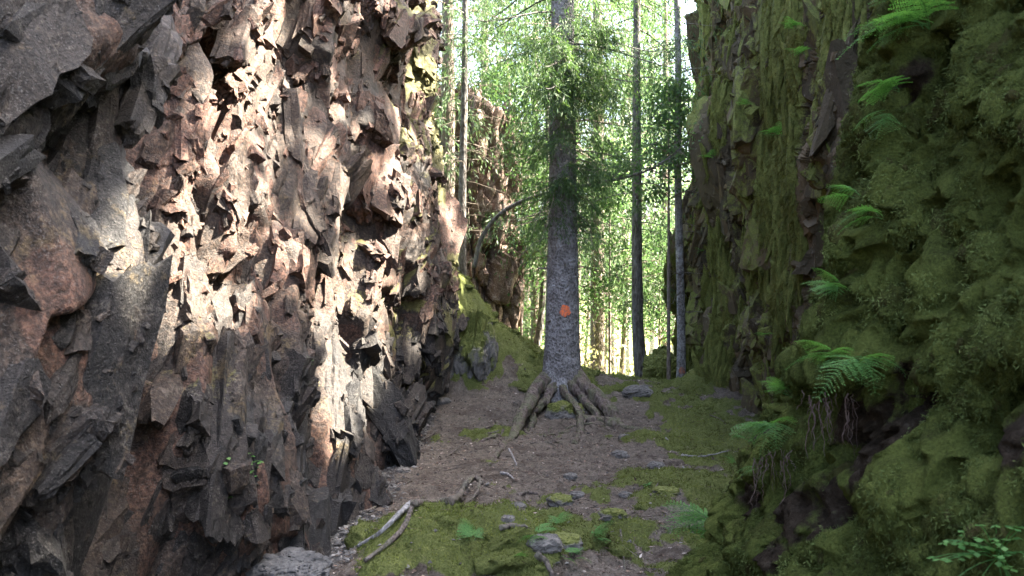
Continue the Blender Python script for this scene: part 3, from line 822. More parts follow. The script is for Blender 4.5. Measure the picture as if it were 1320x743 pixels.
def gmoss(X, Y):
    n = 0.70 * fbm(X * 1.7, Y * 1.2, 721, 4) + 0.60 * fbm(X * 6, Y * 5, 727, 4)
    b = -0.42 + 0 * X
    for x, y, rx, ry, h in HUMPS:
        b = b + (0.75 if h > 0.055 else 0.38) * np.exp(-(np.abs((X - x) / rx) ** 2.5 + np.abs((Y - y) / ry) ** 2.5))
    b = b + 0.85 * sstep(11.9, 12.5, Y) * (1 - sstep(0.7, 1.3, X) * (1 - sstep(12.8, 13.5, Y)))                      # mound behind the spruce
    b = b + 0.50 * sstep(1.15, 1.9, X) * (1 - sstep(13.5, 15, Y))                         # foot of the mossy cliff
    b = b + 0.12 * sstep(0.35, 0.9, X) * (1 - sstep(10.5, 11, Y))
    b = b - 0.7 * sstep(-0.75, -1.1, X) * (1 - sstep(11, 12, Y))                         # gravel edge stays bare
    b = b - 0.35 * np.exp(-((X - 0.45) / 0.22) ** 2) * (1 - sstep(5.8, 6.6, Y))         # trodden path
    b = b - 0.25 * np.exp(-((X - 0.25) / 0.8) ** 2 - ((Y - 9.2) / 1.2) ** 2) + 0.2 * sstep(18, 30, Y)
    return sstep(-0.16, 0.30, n + b)
xs = np.concatenate([[-160, -90, -50, -30, -18, -11, -7, -5, -4, -3.2, -2.6], np.arange(-2.2, 3.4, 0.013 / LQ), [3.6, 4, 5, 7, 10, 14, 20, 30, 50, 90, 160]])
ys = np.concatenate([[-80, -40, -20, -10, -5, -2, 0, 1.5, 3, 4], np.arange(4.6, 9, 0.014 / LQ), np.arange(9, 16, 0.022 / LQ), np.arange(16, 30, 0.3), np.arange(30, 80, 2.5), [90, 120, 160, 220, 300]])
XX, YY = np.meshgrid(xs, ys, indexing='ij')
ZZ = gz(XX, YY)
gm = gmoss(XX, YY)
detail = (1 - sstep(15, 18, YY)) * (np.abs(XX - 0.6) < 2.9)
ZZ = ZZ + detail * (0.007 * fbm(XX * 22, YY * 22, 731, 3) + gm * (0.034 * (1 - 2.4 * np.abs(fbm(XX * 7, YY * 7, 735, 2))) + 0.016 * fbm(XX * 30, YY * 30, 737, 2) + 0.012) + 0.013 * facets(XX, YY, 0.11, 741, 1.2)[0] * (1 - gm) + 0.006 * fbm(XX * 40, YY * 40, 743, 2))
grav = sstep(-0.80, -1.12, XX + 0.14 * fbm(XX * 2, YY * 1.5, 751, 3)) * (1 - sstep(11.5, 12.2, YY))
def ground_mat():
    m, t, b = mat_new("needle litter, soil and moss", 0.9, 0.2); q = NB(t)
    n1 = q.noise(2.5, 5, 0.65); n2 = q.noise(16, 5, 0.7); n3 = q.noise(70, 4, 0.75); n4 = q.noise(190, 2, 0.6)
    soil = q.ramp(q.math('ADD', q.math('MULTIPLY', n2, 0.5), q.math('MULTIPLY', n3, 0.5)), [(0.33, (0.065, 0.054, 0.044)), (0.5, (0.165, 0.139, 0.112)), (0.66, (0.30, 0.260, 0.215))])
    c = q.mix(q.math('MULTIPLY', q.ss(n4, 0.60, 0.70), 0.6), soil, (0.24, 0.195, 0.155))
    c = q.mix(q.math('MULTIPLY', q.ss(n1, 0.48, 0.66), 0.55), c, (0.052, 0.038, 0.028))
    gv = q.ramp(q.voro(48, out="Color"), [(0.2, (0.05, 0.049, 0.047)), (0.6, (0.10, 0.098, 0.094)), (0.9, (0.17, 0.165, 0.155))])
    c = q.mix(q.ss(q.math('ADD', q.attr("gravel"), q.math('MULTIPLY', q.math('SUBTRACT', n2, 0.5), 0.9)), 0.4, 0.7), c, gv)
    mo = q.ss(q.math('ADD', q.attr("moss"), q.math('MULTIPLY', q.math('SUBTRACT', n2, 0.5), 0.8)), 0.38, 0.62)
    c = q.mix(mo, c, q.ramp(q.math('ADD', q.math('MULTIPLY', n1, 0.4), q.math('MULTIPLY', n3, 0.6)), [(0.35, (0.064, 0.074, 0.018)), (0.5, (0.122, 0.145, 0.040)), (0.66, (0.205, 0.230, 0.075))]))
    q.to(c, b.inputs["Base Color"])
    bn = q.bump(q.math('ADD', n2, q.math('MULTIPLY', n3, 0.9)), 1.0, 0.032, b); q.bump(n4, 1.0, 0.010, b, bn)
    return m
M_ground = ground_mat()
link("ground", grid_mesh("ground", np.stack([XX, YY, ZZ], -1), {"moss": gm, "gravel": grav}, smooth=True), M_ground,
     kind='structure', category='ground', label="forest floor of brown needle litter between the two rock walls")

class GroundPts:
    def points(s, n, weight):
        xy = []
        while sum(len(o) for o in xy) < n:
            y = 4.7 + 11 * rng.random(n * 3) ** 1.5; x = rng.uniform(-1.5, 2.9, n * 3)
            k = rng.random(n * 3) < weight(x, y); xy.append(np.stack([x[k], y[k]], 1))
        xy = np.concatenate(xy)[:n]
        return np.stack([xy[:, 0], xy[:, 1], gz(xy[:, 0], xy[:, 1])], 1), np.repeat(np.array([[0, 0, 1.0]]), n, 0), None, None
cush = lambda x, y: gmoss(x, y) ** 2 * (0.30 + 0.70 * sstep(0.0, 0.3, fbm(x * 2.2, y * 2.0, 761, 2)))
E1 = block_field(GroundPts(), LUMPS, [(420, (.09, .26), (.08, .22), (.05, .11), cush, 0.25), (3000, (.03, .10), (.03, .09), (.025, .06), cush, 0.4)], (1.0, 0.3, 0.0), (0, 0, 1.0), 84, (0.4, 1.2))
link("moss_cushions", raw_mesh("moss_cushions", E1[0], E1[1], {"moss": np.full(len(E1[0]), 1.0), "gravel": np.zeros(len(E1[0]))}, True), M_ground,
     kind='stuff', category='moss', label="rounded cushions of moss bulging from the forest floor")
soupG = Soup(E1[0], E1[1], lambda c, n: (n[:, 2] > 0.15) * 1.0)

# ------------------------------------------------------------------ materials for plants, wood and stones
def bark_mat(name, c0, c1, c2, scale=1.0, lich=0.3, lc=(0.30, 0.31, 0.30), stretch=0.35, mossy=0.0):
    m, t, b = mat_new(name, 0.88, 0.2); q = NB(t)
    v = q.coord((1, 1, stretch))
    n1 = q.noise(7 * scale, 5, 0.65, v); n2 = q.noise(34 * scale, 5, 0.7, v); n3 = q.noise(90 * scale, 3, 0.7)
    vo = q.voro(26 * scale, v)
    c = q.ramp(q.math('ADD', q.math('MULTIPLY', n2, 0.65), q.math('MULTIPLY', vo, 0.35)), [(0.25, c0), (0.45, c1), (0.66, c2)])
    c = q.mix(q.math('MULTIPLY', q.ss(q.math('ADD', q.math('MULTIPLY', n1, 0.6), q.math('MULTIPLY', n3, 0.4)), 0.47, 0.60), lich), c, lc)
    if mossy: c = q.mix(q.math('MULTIPLY', q.ss(q.math('ADD', n1, q.math('MULTIPLY', n3, 0.4)), 0.62, 0.80), mossy), c, (0.085, 0.098, 0.025))
    q.to(c, b.inputs["Base Color"])
    bn = q.bump(q.math('ADD', q.math('MULTIPLY', n2, 0.8), vo), 1.0, 0.022, b); q.bump(n3, 0.6, 0.006, b, bn)
    return m
M_spruce_bark = bark_mat("grey spruce bark", (0.060, 0.055, 0.052), (0.135, 0.128, 0.124), (0.25, 0.24, 0.235), 1.5, 0.7, (0.40, 0.40, 0.40), stretch=0.8)
M_root_bark = bark_mat("brown root bark", (0.050, 0.038, 0.032), (0.105, 0.082, 0.070), (0.17, 0.14, 0.125), 1.3, 0.35, mossy=0.55)
M_dark_bark = bark_mat("dark cracked bark", (0.030, 0.026, 0.022), (0.075, 0.066, 0.058), (0.16, 0.15, 0.14), 1.2, 0.35)
M_birch_bark = bark_mat("pale birch bark", (0.16, 0.145, 0.13), (0.38, 0.36, 0.34), (0.52, 0.50, 0.47), 0.8, 0.3, (0.07, 0.06, 0.055), stretch=2.5)
M_far_bark = bark_mat("brown bark", (0.050, 0.038, 0.030), (0.13, 0.10, 0.080), (0.22, 0.185, 0.155), 1.2, 0.2)
M_dead = bark_mat("grey dead wood", (0.10, 0.095, 0.09), (0.24, 0.23, 0.22), (0.38, 0.37, 0.36), 1.4, 0.2)
M_stick = bark_mat("brown dead twig", (0.055, 0.042, 0.036), (0.12, 0.098, 0.085), (0.20, 0.17, 0.155), 1.6, 0.2, mossy=0.3)
M_hang = bark_mat("reddish dangling roots", (0.050, 0.032, 0.026), (0.115, 0.075, 0.062), (0.20, 0.15, 0.13), 2.0, 0.1)
M_needle = leaf_mat("spruce needles", (0.036, 0.074, 0.034), (0.062, 0.115, 0.046), (0.105, 0.165, 0.058), 0.45, 0.55)
M_needle_far = leaf_mat("needles of trees beyond", (0.038, 0.074, 0.042), (0.070, 0.120, 0.058), (0.125, 0.175, 0.072), 0.45, 0.55, tint=(1.05, 1.15, 0.8))
M_leaf = leaf_mat("bright broad leaves", (0.048, 0.094, 0.034), (0.080, 0.138, 0.050), (0.135, 0.195, 0.078), 0.55, 0.5, tint=(0.95, 1.1, 0.85))
M_fern = leaf_mat("fern fronds", (0.070, 0.185, 0.050), (0.108, 0.255, 0.068), (0.17, 0.33, 0.09), 0.5, 0.5, tint=(1.1, 1.2, 0.6))
M_dry = leaf_mat("dry twigs and needles", (0.10, 0.082, 0.062), (0.17, 0.145, 0.115), (0.25, 0.22, 0.17), 0.2, 0.8, tint=(1, 1, 1))
M_under = leaf_mat("undergrowth", (0.12, 0.145, 0.055), (0.22, 0.22, 0.11), (0.38, 0.33, 0.23), 0.5, 0.6, tint=(1, 1, 0.8))
M_moss_b = leaf_mat("feathery moss on the bank", (0.055, 0.072, 0.024), (0.104, 0.140, 0.044), (0.185, 0.235, 0.082), 0.30, 0.9, 0.05, tint=(1, 1, 0.7))
M_moss_g = leaf_mat("cushion moss", (0.060, 0.068, 0.022), (0.132, 0.160, 0.042), (0.24, 0.275, 0.085), 0.30, 0.9, 0.05, tint=(1, 1, 0.6))
M_moss_w = leaf_mat("hanging wall moss", (0.055, 0.062, 0.014), (0.098, 0.105, 0.026), (0.155, 0.150, 0.048), 0.30, 0.7, 0.15, tint=(1, 1, 0.6))
def litter_mat():
    m, t, b = mat_new("fallen leaves and chips", 0.8, 0.25); q = NB(t)
    q.to(q.ramp(q.attr("rnd"), [(0.0, (0.035, 0.025, 0.020)), (0.45, (0.11, 0.076, 0.058)), (0.75, (0.24, 0.165, 0.120)), (1.0, (0.50, 0.45, 0.39))]), b.inputs["Base Color"])
    return m
M_litter = litter_mat()
def gravel_mat():
    m, t, b = mat_new("grey rock chips", 0.8, 0.3); q = NB(t)
    c = q.ramp(q.attr("rnd"), [(0.0, (0.045, 0.043, 0.041)), (0.5, (0.10, 0.097, 0.091)), (1.0, (0.24, 0.23, 0.21))])
    q.to(c, b.inputs["Base Color"]); q.bump(q.noise(80, 4, 0.7), 0.6, 0.006, b)
    return m
M_gravel = gravel_mat()
def stone_mat(name, dark, mid, light, mossk):
    m, t, b = mat_new(name, 0.8, 0.35); q = NB(t)
    n2 = q.noise(9, 6, 0.7); n3 = q.noise(45, 5, 0.7)
    c = q.ramp(q.math('ADD', q.math('MULTIPLY', n2, 0.5), q.math('MULTIPLY', n3, 0.5)), [(0.33, dark), (0.5, mid), (0.66, light)])
    if mossk:
        mo = q.ss(q.math('ADD', q.attr("moss"), q.math('MULTIPLY', q.math('SUBTRACT', n2, 0.5), 0.9)), 0.38, 0.60)
        c = q.mix(mo, c, q.ramp(n3, [(0.3, (0.060, 0.068, 0.014)), (0.5, (0.10, 0.115, 0.024)), (0.7, (0.16, 0.17, 0.042))]))
    q.to(c, b.inputs["Base Color"])
    bn = q.bump(n2, 0.8, 0.03, b); q.bump(n3, 0.7, 0.010, b, bn)
    return m
M_stone = stone_mat("grey stone", (0.060, 0.056, 0.051), (0.120, 0.113, 0.103), (0.20, 0.19, 0.172), 1)
M_slab = stone_mat("dark grey slab", (0.035, 0.036, 0.037), (0.075, 0.076, 0.076), (0.15, 0.15, 0.148), 1)
M_brown = stone_mat("brown sunlit rock", (0.050, 0.034, 0.026), (0.11, 0.072, 0.052), (0.30, 0.265, 0.235), 1)
def paint_mat(name, c, worn):
    m, t, b = mat_new(name, 0.6, 0.3); q = NB(t)
    q.to(q.mix(q.math('MULTIPLY', q.ss(q.noise(38, 5, 0.75), 0.44, 0.54), worn), c, (0.13, 0.12, 0.115)), b.inputs["Base Color"])
    return m
M_paint = paint_mat("orange trail paint", (0.80, 0.17, 0.045), 0.6)
M_paint_old = paint_mat("faded orange trail paint", (0.36, 0.12, 0.06), 0.8)

# ------------------------------------------------------------------ boulders
def boulder(name, label, cat, c, r, seed, mat, mossy=0.5, res=70, rough=0.30, group=None, sink=0.0):
    th = np.linspace(0, 2 * np.pi, res * 2 + 1); ph = np.linspace(0.02, np.pi - 0.02, res)
    T, Ph = np.meshgrid(th, ph, indexing='ij')
    n = np.stack([np.cos(T) * np.sin(Ph), np.sin(T) * np.sin(Ph), np.cos(Ph)], -1)
    n2 = np.sign(n) * np.abs(n) ** 0.8
    q = n2 * 1.0
    f1, a1, e1 = facets3(q + seed * 3.7, 0.75, seed, 1.0); f2, a2, e2 = facets3(q + seed * 3.7, 0.30, seed + 5, 1.0)
    f5, a5, e5 = facets3(q + seed, 0.11, seed + 9, 1.1)
    d = 1 + rough * (0.42 * f1 + 0.24 * f2 + 0.09 * f5 - 0.20 * np.exp(-e2 * 8)) + 0.10 * fbm3(q + seed, 2.2, seed, 4)
    V = q * d[..., None] * np.array(r)
    N = unit(n / np.array(r)) + 0.0
    ms = np.clip(mossy + 0.6 * n[..., 2] + 0.35 * fbm3(q, 2.5, seed + 9, 3), 0, 1) if mossy > 0 else np.zeros_like(d)
    V = V * np.array([1, 1, 1]) + (ms * 0.03 * np.array(r).min())[..., None] * n
    me = grid_mesh(name, V, {"moss": ms}, smooth=False, flip=True)
    o = link(name, me, mat)
    o.location = tuple(float(x) for x in c)
    o['label'] = label; o['category'] = cat
    if group: o['group'] = group
    return o
boulder("rock_outcrop", "tall brown rock outcrop with pale sunlit right side, beyond the end of the left cliff", "rock", (-0.98, 18.3, 2.3), (1.05, 1.3, 2.6), 3, M_brown, 0.0, 170, 0.42)
boulder("boulder", "dark blue-grey boulder capped with moss at the foot of the left cliff's far end", "boulder", (-0.56, 12.55, 0.62), (0.34, 0.36, 0.70), 5, M_stone, 0.30, 90, 0.30)
boulder("boulder", "low mossy boulder between the dark trunk and the slim grey trunk", "boulder", (2.25, 15.0, 0.30), (0.28, 0.4, 0.36), 8, M_brown, 0.62, 60, 0.25)
boulder("boulder", "mossy boulder lying against the foot of the brown mossy cliff", "boulder", (2.58, 12.9, 0.34), (0.34, 0.45, 0.22), 11, M_stone, 0.75, 60, 0.25)
boulder("boulder", "flat grey slab in the gravel at the bottom edge of the path", "boulder", (-1.23, 5.55, 0.02), (0.22, 0.30, 0.10), 13, M_slab, 0.0, 60, 0.25)
boulder("boulder", "greenish stone tucked under the arched roots of the big spruce", "stone", (0.60, 11.45, 0.14), (0.22, 0.15, 0.17), 15, M_stone, 0.30, 50, 0.2)

# small stones set in the path, each placed on the ground
STONES = [(806, 566, .075, "upright blue-grey stone just below the right-hand root of the spruce"), (799, 589, .085, "flat bluish stone on the path under the spruce's right root"),
          (735, 616, .06, "small pale stone in the needle litter left of the mossy cushion"), (722, 650, .10, "grey stone half buried in the middle of the path"),
          (744, 640, .055, "little grey stone beside the half buried path stone"), (858, 640, .10, "broad grey stone showing through moss right of the path"),
          (846, 604, .08, "bluish stone between two moss cushions right of the path"), (700, 706, .10, "round grey stone beside the small ferns on the front cushion"),
          (728, 704, .10, "lichen-spotted stone breaking through the front moss cushion"), (668, 655, .06, "pale chip of stone right of the fallen branch's fork"),
          (655, 672, .045, "tiny white stone on dark litter above the front cushion"), (790, 668, .09, "angular stone beside the path, at the mossy edge"),
          (806, 640, .05, "small stone sunk in moss in the middle right of the path"), (520, 610, .07, "loose flat chip on the litter close to the cliff foot"),
          (507, 585, .09, "flat grey flake leaning at the cliff foot by the sunlit strip"), (535, 575, .08, "grey flake among the chips below the dark undercut"),
          (455, 628, .07, "pale chip in the gravel strip halfway down the cliff"), (420, 690, .06, "reddish chip in the gravel strip near the grey slab"),
          (570, 520, .10, "pale rock fragment at the mouth of the dark undercut"), (822, 510, .18, "flat bare rock on the crest in front of the dark trunk")]
for k, (px, py, r, lb) in enumerate(STONES):
    x, y = gpt(px, py)
    boulder("stone", lb, "stone", (x, y, float(gz(x, y)) + r * 0.12), (r, r * 0.9, r * 0.55), 30 + k, M_stone, 0.0 if k not in (5, 8, 11, 3) else 0.25, 30, 0.20, group="stones in the path")

# ------------------------------------------------------------------ the big spruce
def rings(zs, cx, cy, rfun, sides=64, seed=0):
    th = np.linspace(0, 2 * np.pi, sides, endpoint=False)
    Z, T = np.meshgrid(zs, th, indexing='ij')
    R = rfun(Z, T)
    V = np.stack([cx(Z) + R * np.cos(T), cy(Z) + R * np.sin(T), Z], -1)
    i = np.arange(V.shape[0] * sides).reshape(V.shape[0], sides); j = np.roll(i, -1, 1)
    F = np.stack([i[:-1], j[:-1], j[1:], i[1:]], -1).reshape(-1, 4)
    return V.reshape(-1, 3), F
TX, TY = 0.585, 12.0
spruce = thing("spruce_tree", "big grey spruce on arched spreading roots with an orange paint spot on its trunk", "tree", (TX, TY, 0.0))
zs = np.concatenate([np.arange(0.24, 5.6, 0.022), np.arange(5.6, 17.5, 0.25)])
lobes = [(-2.45, 0.17), (-0.75, 0.18), (-1.6, 0.09), (-0.15, 0.13), (2.4, 0.14), (1.1, 0.14)]
tcx = lambda Z: 0.012 * Z + 0.02 * np.sin(Z * 0.9) - 0.02
def tr_r(Z, T):
    r0 = np.interp(Z, [0, .3, .55, .9, 1.4, 3, 5, 10, 17.5], [.30, .245, .222, .206, .195, .163, .134, .09, .012])
    fl = sum(a * np.exp(-((np.angle(np.exp(1j * (T - t)))) / 0.42) ** 2) for t, a in lobes) * np.exp(-np.maximum(Z - 0.20, 0) / 0.26)
    p = np.stack([np.cos(T) * 0.2, np.sin(T) * 0.2, Z * 0.45], -1)
    return r0 + fl + 0.006 * fbm3(p, 14, 901, 3) + 0.010 * fbm3(p, 4, 905, 2)
V, F = rings(zs, tcx, lambda Z: 0 * Z, tr_r)
trunk_o = link("trunk", raw_mesh("trunk", V, F, None, True), M_spruce_bark, spruce)
# paint spot: a thin curved patch hugging the bark
def paint_patch(name, mat, parent, zc, th0, r, rfun, cxf, seed):
    n = 30; a = np.linspace(0, 2 * np.pi, n, endpoint=False)
    rad = r * (1 + 0.07 * np.cos(3 * a + seed) + 0.09 * np.cos(5 * a + 2 * seed) + 0.05 * np.cos(9 * a + seed))
    Vs = []
    for k, f in enumerate((0.02, 0.5, 1.0)):
        dz = rad * f * np.sin(a) * 1.1; ds = rad * f * np.cos(a)
        Z = zc + dz; T = th0 + ds / rfun(np.full(1, zc), np.full(1, th0))[0]
        R = rfun(Z, T) + 0.006
        Vs.append(np.stack([cxf(Z) + R * np.cos(T), R * np.sin(T), Z], -1))
    V = np.concatenate(Vs); i = np.arange(3 * n).reshape(3, n); j = np.roll(i, -1, 1)
    F = np.stack([i[:-1], j[:-1], j[1:], i[1:]], -1).reshape(-1, 4)
    return link(name, raw_mesh(name, V, F, None, True), mat, parent)
paint_patch("paint_mark", M_paint, spruce, EYE - (401 - 371.5) / FPX * 11.8, -math.pi / 2 + 0.12, 0.062, tr_r, tcx, 1.0)
# roots: control points given as photo pixel + distance, turned into places once
base = np.array([TX, TY, 0.0])
ROOTS = [([(710, 484, 11.95), (692, 503, 11.6), (677, 530, 11.1), (664, 556, 10.7), (657, 580, 10.2)], [0.103, 0.079, 0.065, 0.055, 0.034]),
         ([(738, 484, 11.95), (760, 507, 11.65), (780, 526, 11.4), (797, 545, 11.15), (808, 560, 10.9)], [0.117, 0.096, 0.079, 0.069, 0.028]),
         ([(742, 538, 11.2), (760, 545, 11.1), (785, 548, 11.1), (803, 553, 11.0)], [0.041, 0.052, 0.058, 0.034]),
         ([(722, 496, 11.85), (738, 518, 11.4), (750, 540, 11.05), (748, 560, 10.6), (742, 580, 10.15)], [0.048, 0.038, 0.041, 0.045, 0.031]),
         ([(718, 494, 11.85), (705, 512, 11.6), (695, 523, 11.4), (687, 533, 11.2), (681, 547, 10.9)], [0.062, 0.052, 0.048, 0.041, 0.028]),
         ([(657, 578, 10.25), (649, 592, 9.85), (640, 612, 9.35), (628, 632, 8.85)], [0.038, 0.038, 0.031, 0.014]),
         ([(732, 494, 11.85), (750, 512, 11.6), (766, 530, 11.35), (776, 546, 11.1)], [0.076, 0.055, 0.041, 0.028]),
         ([(700, 562, 10.6), (712, 572, 10.4), (730, 583, 10.1), (742, 600, 9.7)], [0.014, 0.015, 0.014, 0.007]),
         ([(670, 556, 10.75), (650, 560, 10.65), (630, 572, 10.3), (612, 580, 10.1)], [0.034, 0.028, 0.021, 0.010]),
         ([(806, 556, 11.0), (825, 562, 10.85), (842, 575, 10.5)], [0.034, 0.028, 0.014])]
for pts, rad in ROOTS:
    p = spline([P(*q) for q in pts], 44)
    gzp = gz(p[:, 0], p[:, 1])
    r = np.interp(np.linspace(0, 1, 44), np.linspace(0, 1, len(rad)), rad)
    k = np.linspace(0, 1, 44)
    low = gzp + 0.25 * r                                            # the outer end lies on the soil
    wgt = sstep(0.62, 0.95, k) if pts[0][1] < 500 else sstep(0.0, 0.3, k)
    p[:, 2] = p[:, 2] * (1 - wgt) + low * wgt
    p[:, 2] = np.maximum(p[:, 2], gzp - r * 0.3)
    p[-1, 2] -= r[-1] * 1.2
    p += 0.022 * np.stack([vn(k * 7 + 3 * c, k * 0 + pts[0][0], 951 + c) for c in range(3)], 1)
    V, F = tube_arrays(p - base, r, 18, 0.40, int(pts[0][0]), 7.0)
    link("root", tidy("root", V, F), M_root_bark, spruce)

rr_ = np.random.default_rng(17)
for k in range(16):                                                    # thin rootlets that leave the big roots and dive into the soil
    x0, y0 = base[0] + rr_.uniform(-0.75, 0.55), base[1] - rr_.uniform(0.35, 1.7); a = rr_.uniform(-2.9, -0.3); l = rr_.uniform(0.3, 0.8); t = np.linspace(0, 1, 22)
    x = x0 + l * t * math.cos(a) + 0.10 * l * np.sin(t * 5 + k) ; y = y0 + l * t * math.sin(a) * 0.8; r = rr_.uniform(.008, .022) * (1 - 0.6 * t)
    z = gz(x, y) + r * 0.6 + 0.02 * vn(t * 4 + k, t * 0 + k, 955) - 0.05 * (sstep(0.8, 1, t) + sstep(0.2, 0, t))
    V, F = tube_arrays(np.stack([x, y, z], 1) - base, r, 8, 0.3, k, 9.0); link("root", tidy("root", V, F), M_root_bark, spruce)

def spray(start, dirs, length, n, rn, droop=0.5, spread=0.35, L=(0.05, 0.09), W=0.012, fork=True):
    """needle twigs: for each start/dir a drooping twig carrying n small blades; returns O, D, L"""
    m = len(start)
    t = rn.random((m, n)) ** 0.8
    ln = np.broadcast_to(np.asarray(length, float), (m,))
    dn = np.array([0, 0, -1.0])
    ax = dirs[:, None, :] * (ln[:, None] * t)[..., None] + dn * (droop * ln[:, None] * t ** 2)[..., None]
    lat = unit(rn.normal(size=(m, n, 3)) * np.array([1, 1, 0.5]))
    O = start[:, None, :] + ax + lat * (spread * 0.12 * ln[:, None])[..., None] * rn.random((m, n, 1))
    d = unit(dirs[:, None, :] * 0.9 + lat * 0.9 + dn * droop * (0.6 + t)[..., None])
    LL = rn.uniform(*L, size=(m, n))
    return O.reshape(-1, 3), d.reshape(-1, 3), LL.reshape(-1)

def branches(trunk_xy, zs, lens, rn, droop, up=0.1, per=26, twig=0.32, n=12, L=(0.05, 0.09), rad0=0.012, az=None, r_in=0.1, hang=0.8):
    """spruce branches from a trunk; returns wood parts and blade arrays"""
    wood = []; O = []; D = []; LL = []
    for k, (z, ln) in enumerate(zip(zs, lens)):
        a = rn.random() * 2 * np.pi if az is None else az[k]
        h = np.array([math.cos(a), math.sin(a), 0.0]); sd = np.array([-h[1], h[0], 0])
        t = np.linspace(0, 1, 9)
        p = np.array([*trunk_xy, z]) + h * r_in + h[None] * (ln * t)[:, None] + np.array([0, 0, 1.0])[None] * (ln * (up * t - droop * t ** 1.6 + 0.5 * droop * t ** 4))[:, None]
        p += sd[None] * (0.08 * ln * rn.normal() * t ** 2)[:, None]
        wood.append(tube_arrays(p, rad0 * (0.5 + 0.5 * ln) * (1 - 0.85 * t), 5))
        m = max(4, int(per * ln))
        u = 0.12 + 0.88 * rn.random(m)
        st = np.stack([np.interp(u, t, p[:, c]) for c in range(3)], 1)
        side = np.where(rn.random(m) < 0.5, 1.0, -1.0)
        dr = unit(h[None] * 0.55 + sd[None] * (side * rn.uniform(0.5, 1.1, m))[:, None] + np.array([0, 0, -1.0])[None] * (hang * rn.random(m))[:, None])
        tl = twig * (0.5 + 0.8 * rn.random(m)) * (1.15 - 0.6 * u)
        o, d, l = spray(st, dr, tl, n, rn, droop=0.7, L=L)
        O.append(o); D.append(d); LL.append(l)
    return wood, np.concatenate(O), np.concatenate(D), np.concatenate(LL)

rn = np.random.default_rng(21)
def loc(px, py, Y): return P(px, py, Y) - base
# lower epicormic tufts, as the photo has them between 1.9 and 4.5 m
nt_ = 100
zt = rn.uniform(2.45, 4.9, nt_); ztl = np.interp(zt, [2.45, 2.9, 3.4, 4.9], [0.18, 0.34, 0.52, 0.62]) * rn.uniform(0.5, 1.25, nt_)
aa = rn.normal(-0.9, 1.3, nt_)
w1, O1, D1, L1 = branches((0.03, 0), zt, ztl, rn, 0.85, 0.12, per=50, twig=0.30, n=16, L=(0.035, 0.07), rad0=0.006, az=aa, r_in=0.14, hang=1.2)
zt = np.concatenate([rn.uniform(4.0, 6.2, 18), rn.uniform(6.2, 16.6, 32)]); ztl = np.interp(zt, [4.0, 6, 9, 16.6], [1.2, 2.0, 2.0, 0.4]) * rn.uniform(0.75, 1.15, 50)
w2, O2, D2, L2 = branches((0.06, 0), zt, ztl, rn, 0.55, 0.10, per=24, twig=0.55, n=12, L=(0.05, 0.10), rad0=0.012, r_in=0.08, hang=1.6)
V, F = merge(w1 + w2)
link("branch_sprays", tidy("branch_sprays", V, F), M_dark_bark, spruce)
O = np.concatenate([O1, O2]); D = np.concatenate([D1, D2]); LL = np.concatenate([L1, L2])
link("crown", blades("crown", O, D, LL, np.where(np.arange(len(LL)) < len(L1), 0.009, 0.011)), M_needle, spruce)
# broken branch stubs and dead hanging twigs
tw = []
for k in range(30):
    z = rn.uniform(0.7, 4.8); a = rn.uniform(-3.1, 0.0); l = rn.uniform(0.03, 0.13); h = np.array([math.cos(a), math.sin(a), rn.uniform(-0.3, 0.2)]); rt = float(tr_r(np.array([z]), np.array([a]))[0])
    p = np.array([float(tcx(z)), 0, z]) + h[None] * (rt - 0.01 + l * np.linspace(0, 1, 4))[:, None]
    tw.append(tube_arrays(p, rn.uniform(.006, .013) * np.linspace(1.3, 0.7, 4), 6))
for k in range(26):
    z = rn.uniform(2.2, 4.4); a = rn.uniform(-2.8, -0.3); l = rn.uniform(0.25, 0.7)
    h = np.array([math.cos(a), math.sin(a), 0]); t = np.linspace(0, 1, 7)
    p = np.array([0.03, 0, z]) + h * 0.15 + h[None] * (l * t)[:, None] - np.array([0, 0, 1.0])[None] * (l * 0.9 * t ** 2)[:, None] + 0.03 * rn.normal(size=(7, 3)) * t[:, None]
    tw.append(tube_arrays(p, 0.007 * (1 - 0.8 * t), 4))
V, F = merge(tw)
link("twig_sprays", tidy("twig_sprays", V, F), M_stick, spruce)

# ------------------------------------------------------------------ other trees
def trunk_mesh(pts, rad, sides=14, bump=0.10, seed=0, flare=0.0):
    n = 90
    p = spline(pts, n); r = np.interp(np.linspace(0, 1, n), np.linspace(0, 1, len(rad)), rad)
    if flare: r = r * (1 + flare * np.exp(-np.linspace(0, 1, n) * 30))
    V, F = tube_arrays(p, r, sides, bump, seed, 2.5)
    return tidy("trunk", V, F)
def dead_branches(rn, cx, zr, n, ln, rad=0.008):
    """bare side twigs, forked"""
    out = []
    for k in range(n):
        z = rn.uniform(*zr); a = rn.random() * 6.283; l = ln * rn.uniform(0.4, 1.2); t = np.linspace(0, 1, 7)
        h = np.array([math.cos(a), math.sin(a), 0])
        p = np.array([cx(z), 0, z]) + h[None] * (l * t)[:, None] + np.array([0, 0, 1.0])[None] * (l * rn.uniform(-0.5, 0.15) * t ** 1.5)[:, None] + 0.03 * l * rn.normal(size=(7, 3)) * t[:, None]
        out.append(tube_arrays(p, rad * (1 - 0.85 * t), 4))
        for f in range(3):
            s = p[rn.integers(2, 6)]; d = unit(h + rn.normal(size=3) * 0.8); q = s + d[None] * (l * 0.35 * np.linspace(0, 1, 4))[:, None]
            out.append(tube_arrays(q, rad * 0.45 * (1 - 0.8 * np.linspace(0, 1, 4)), 4))
    return out
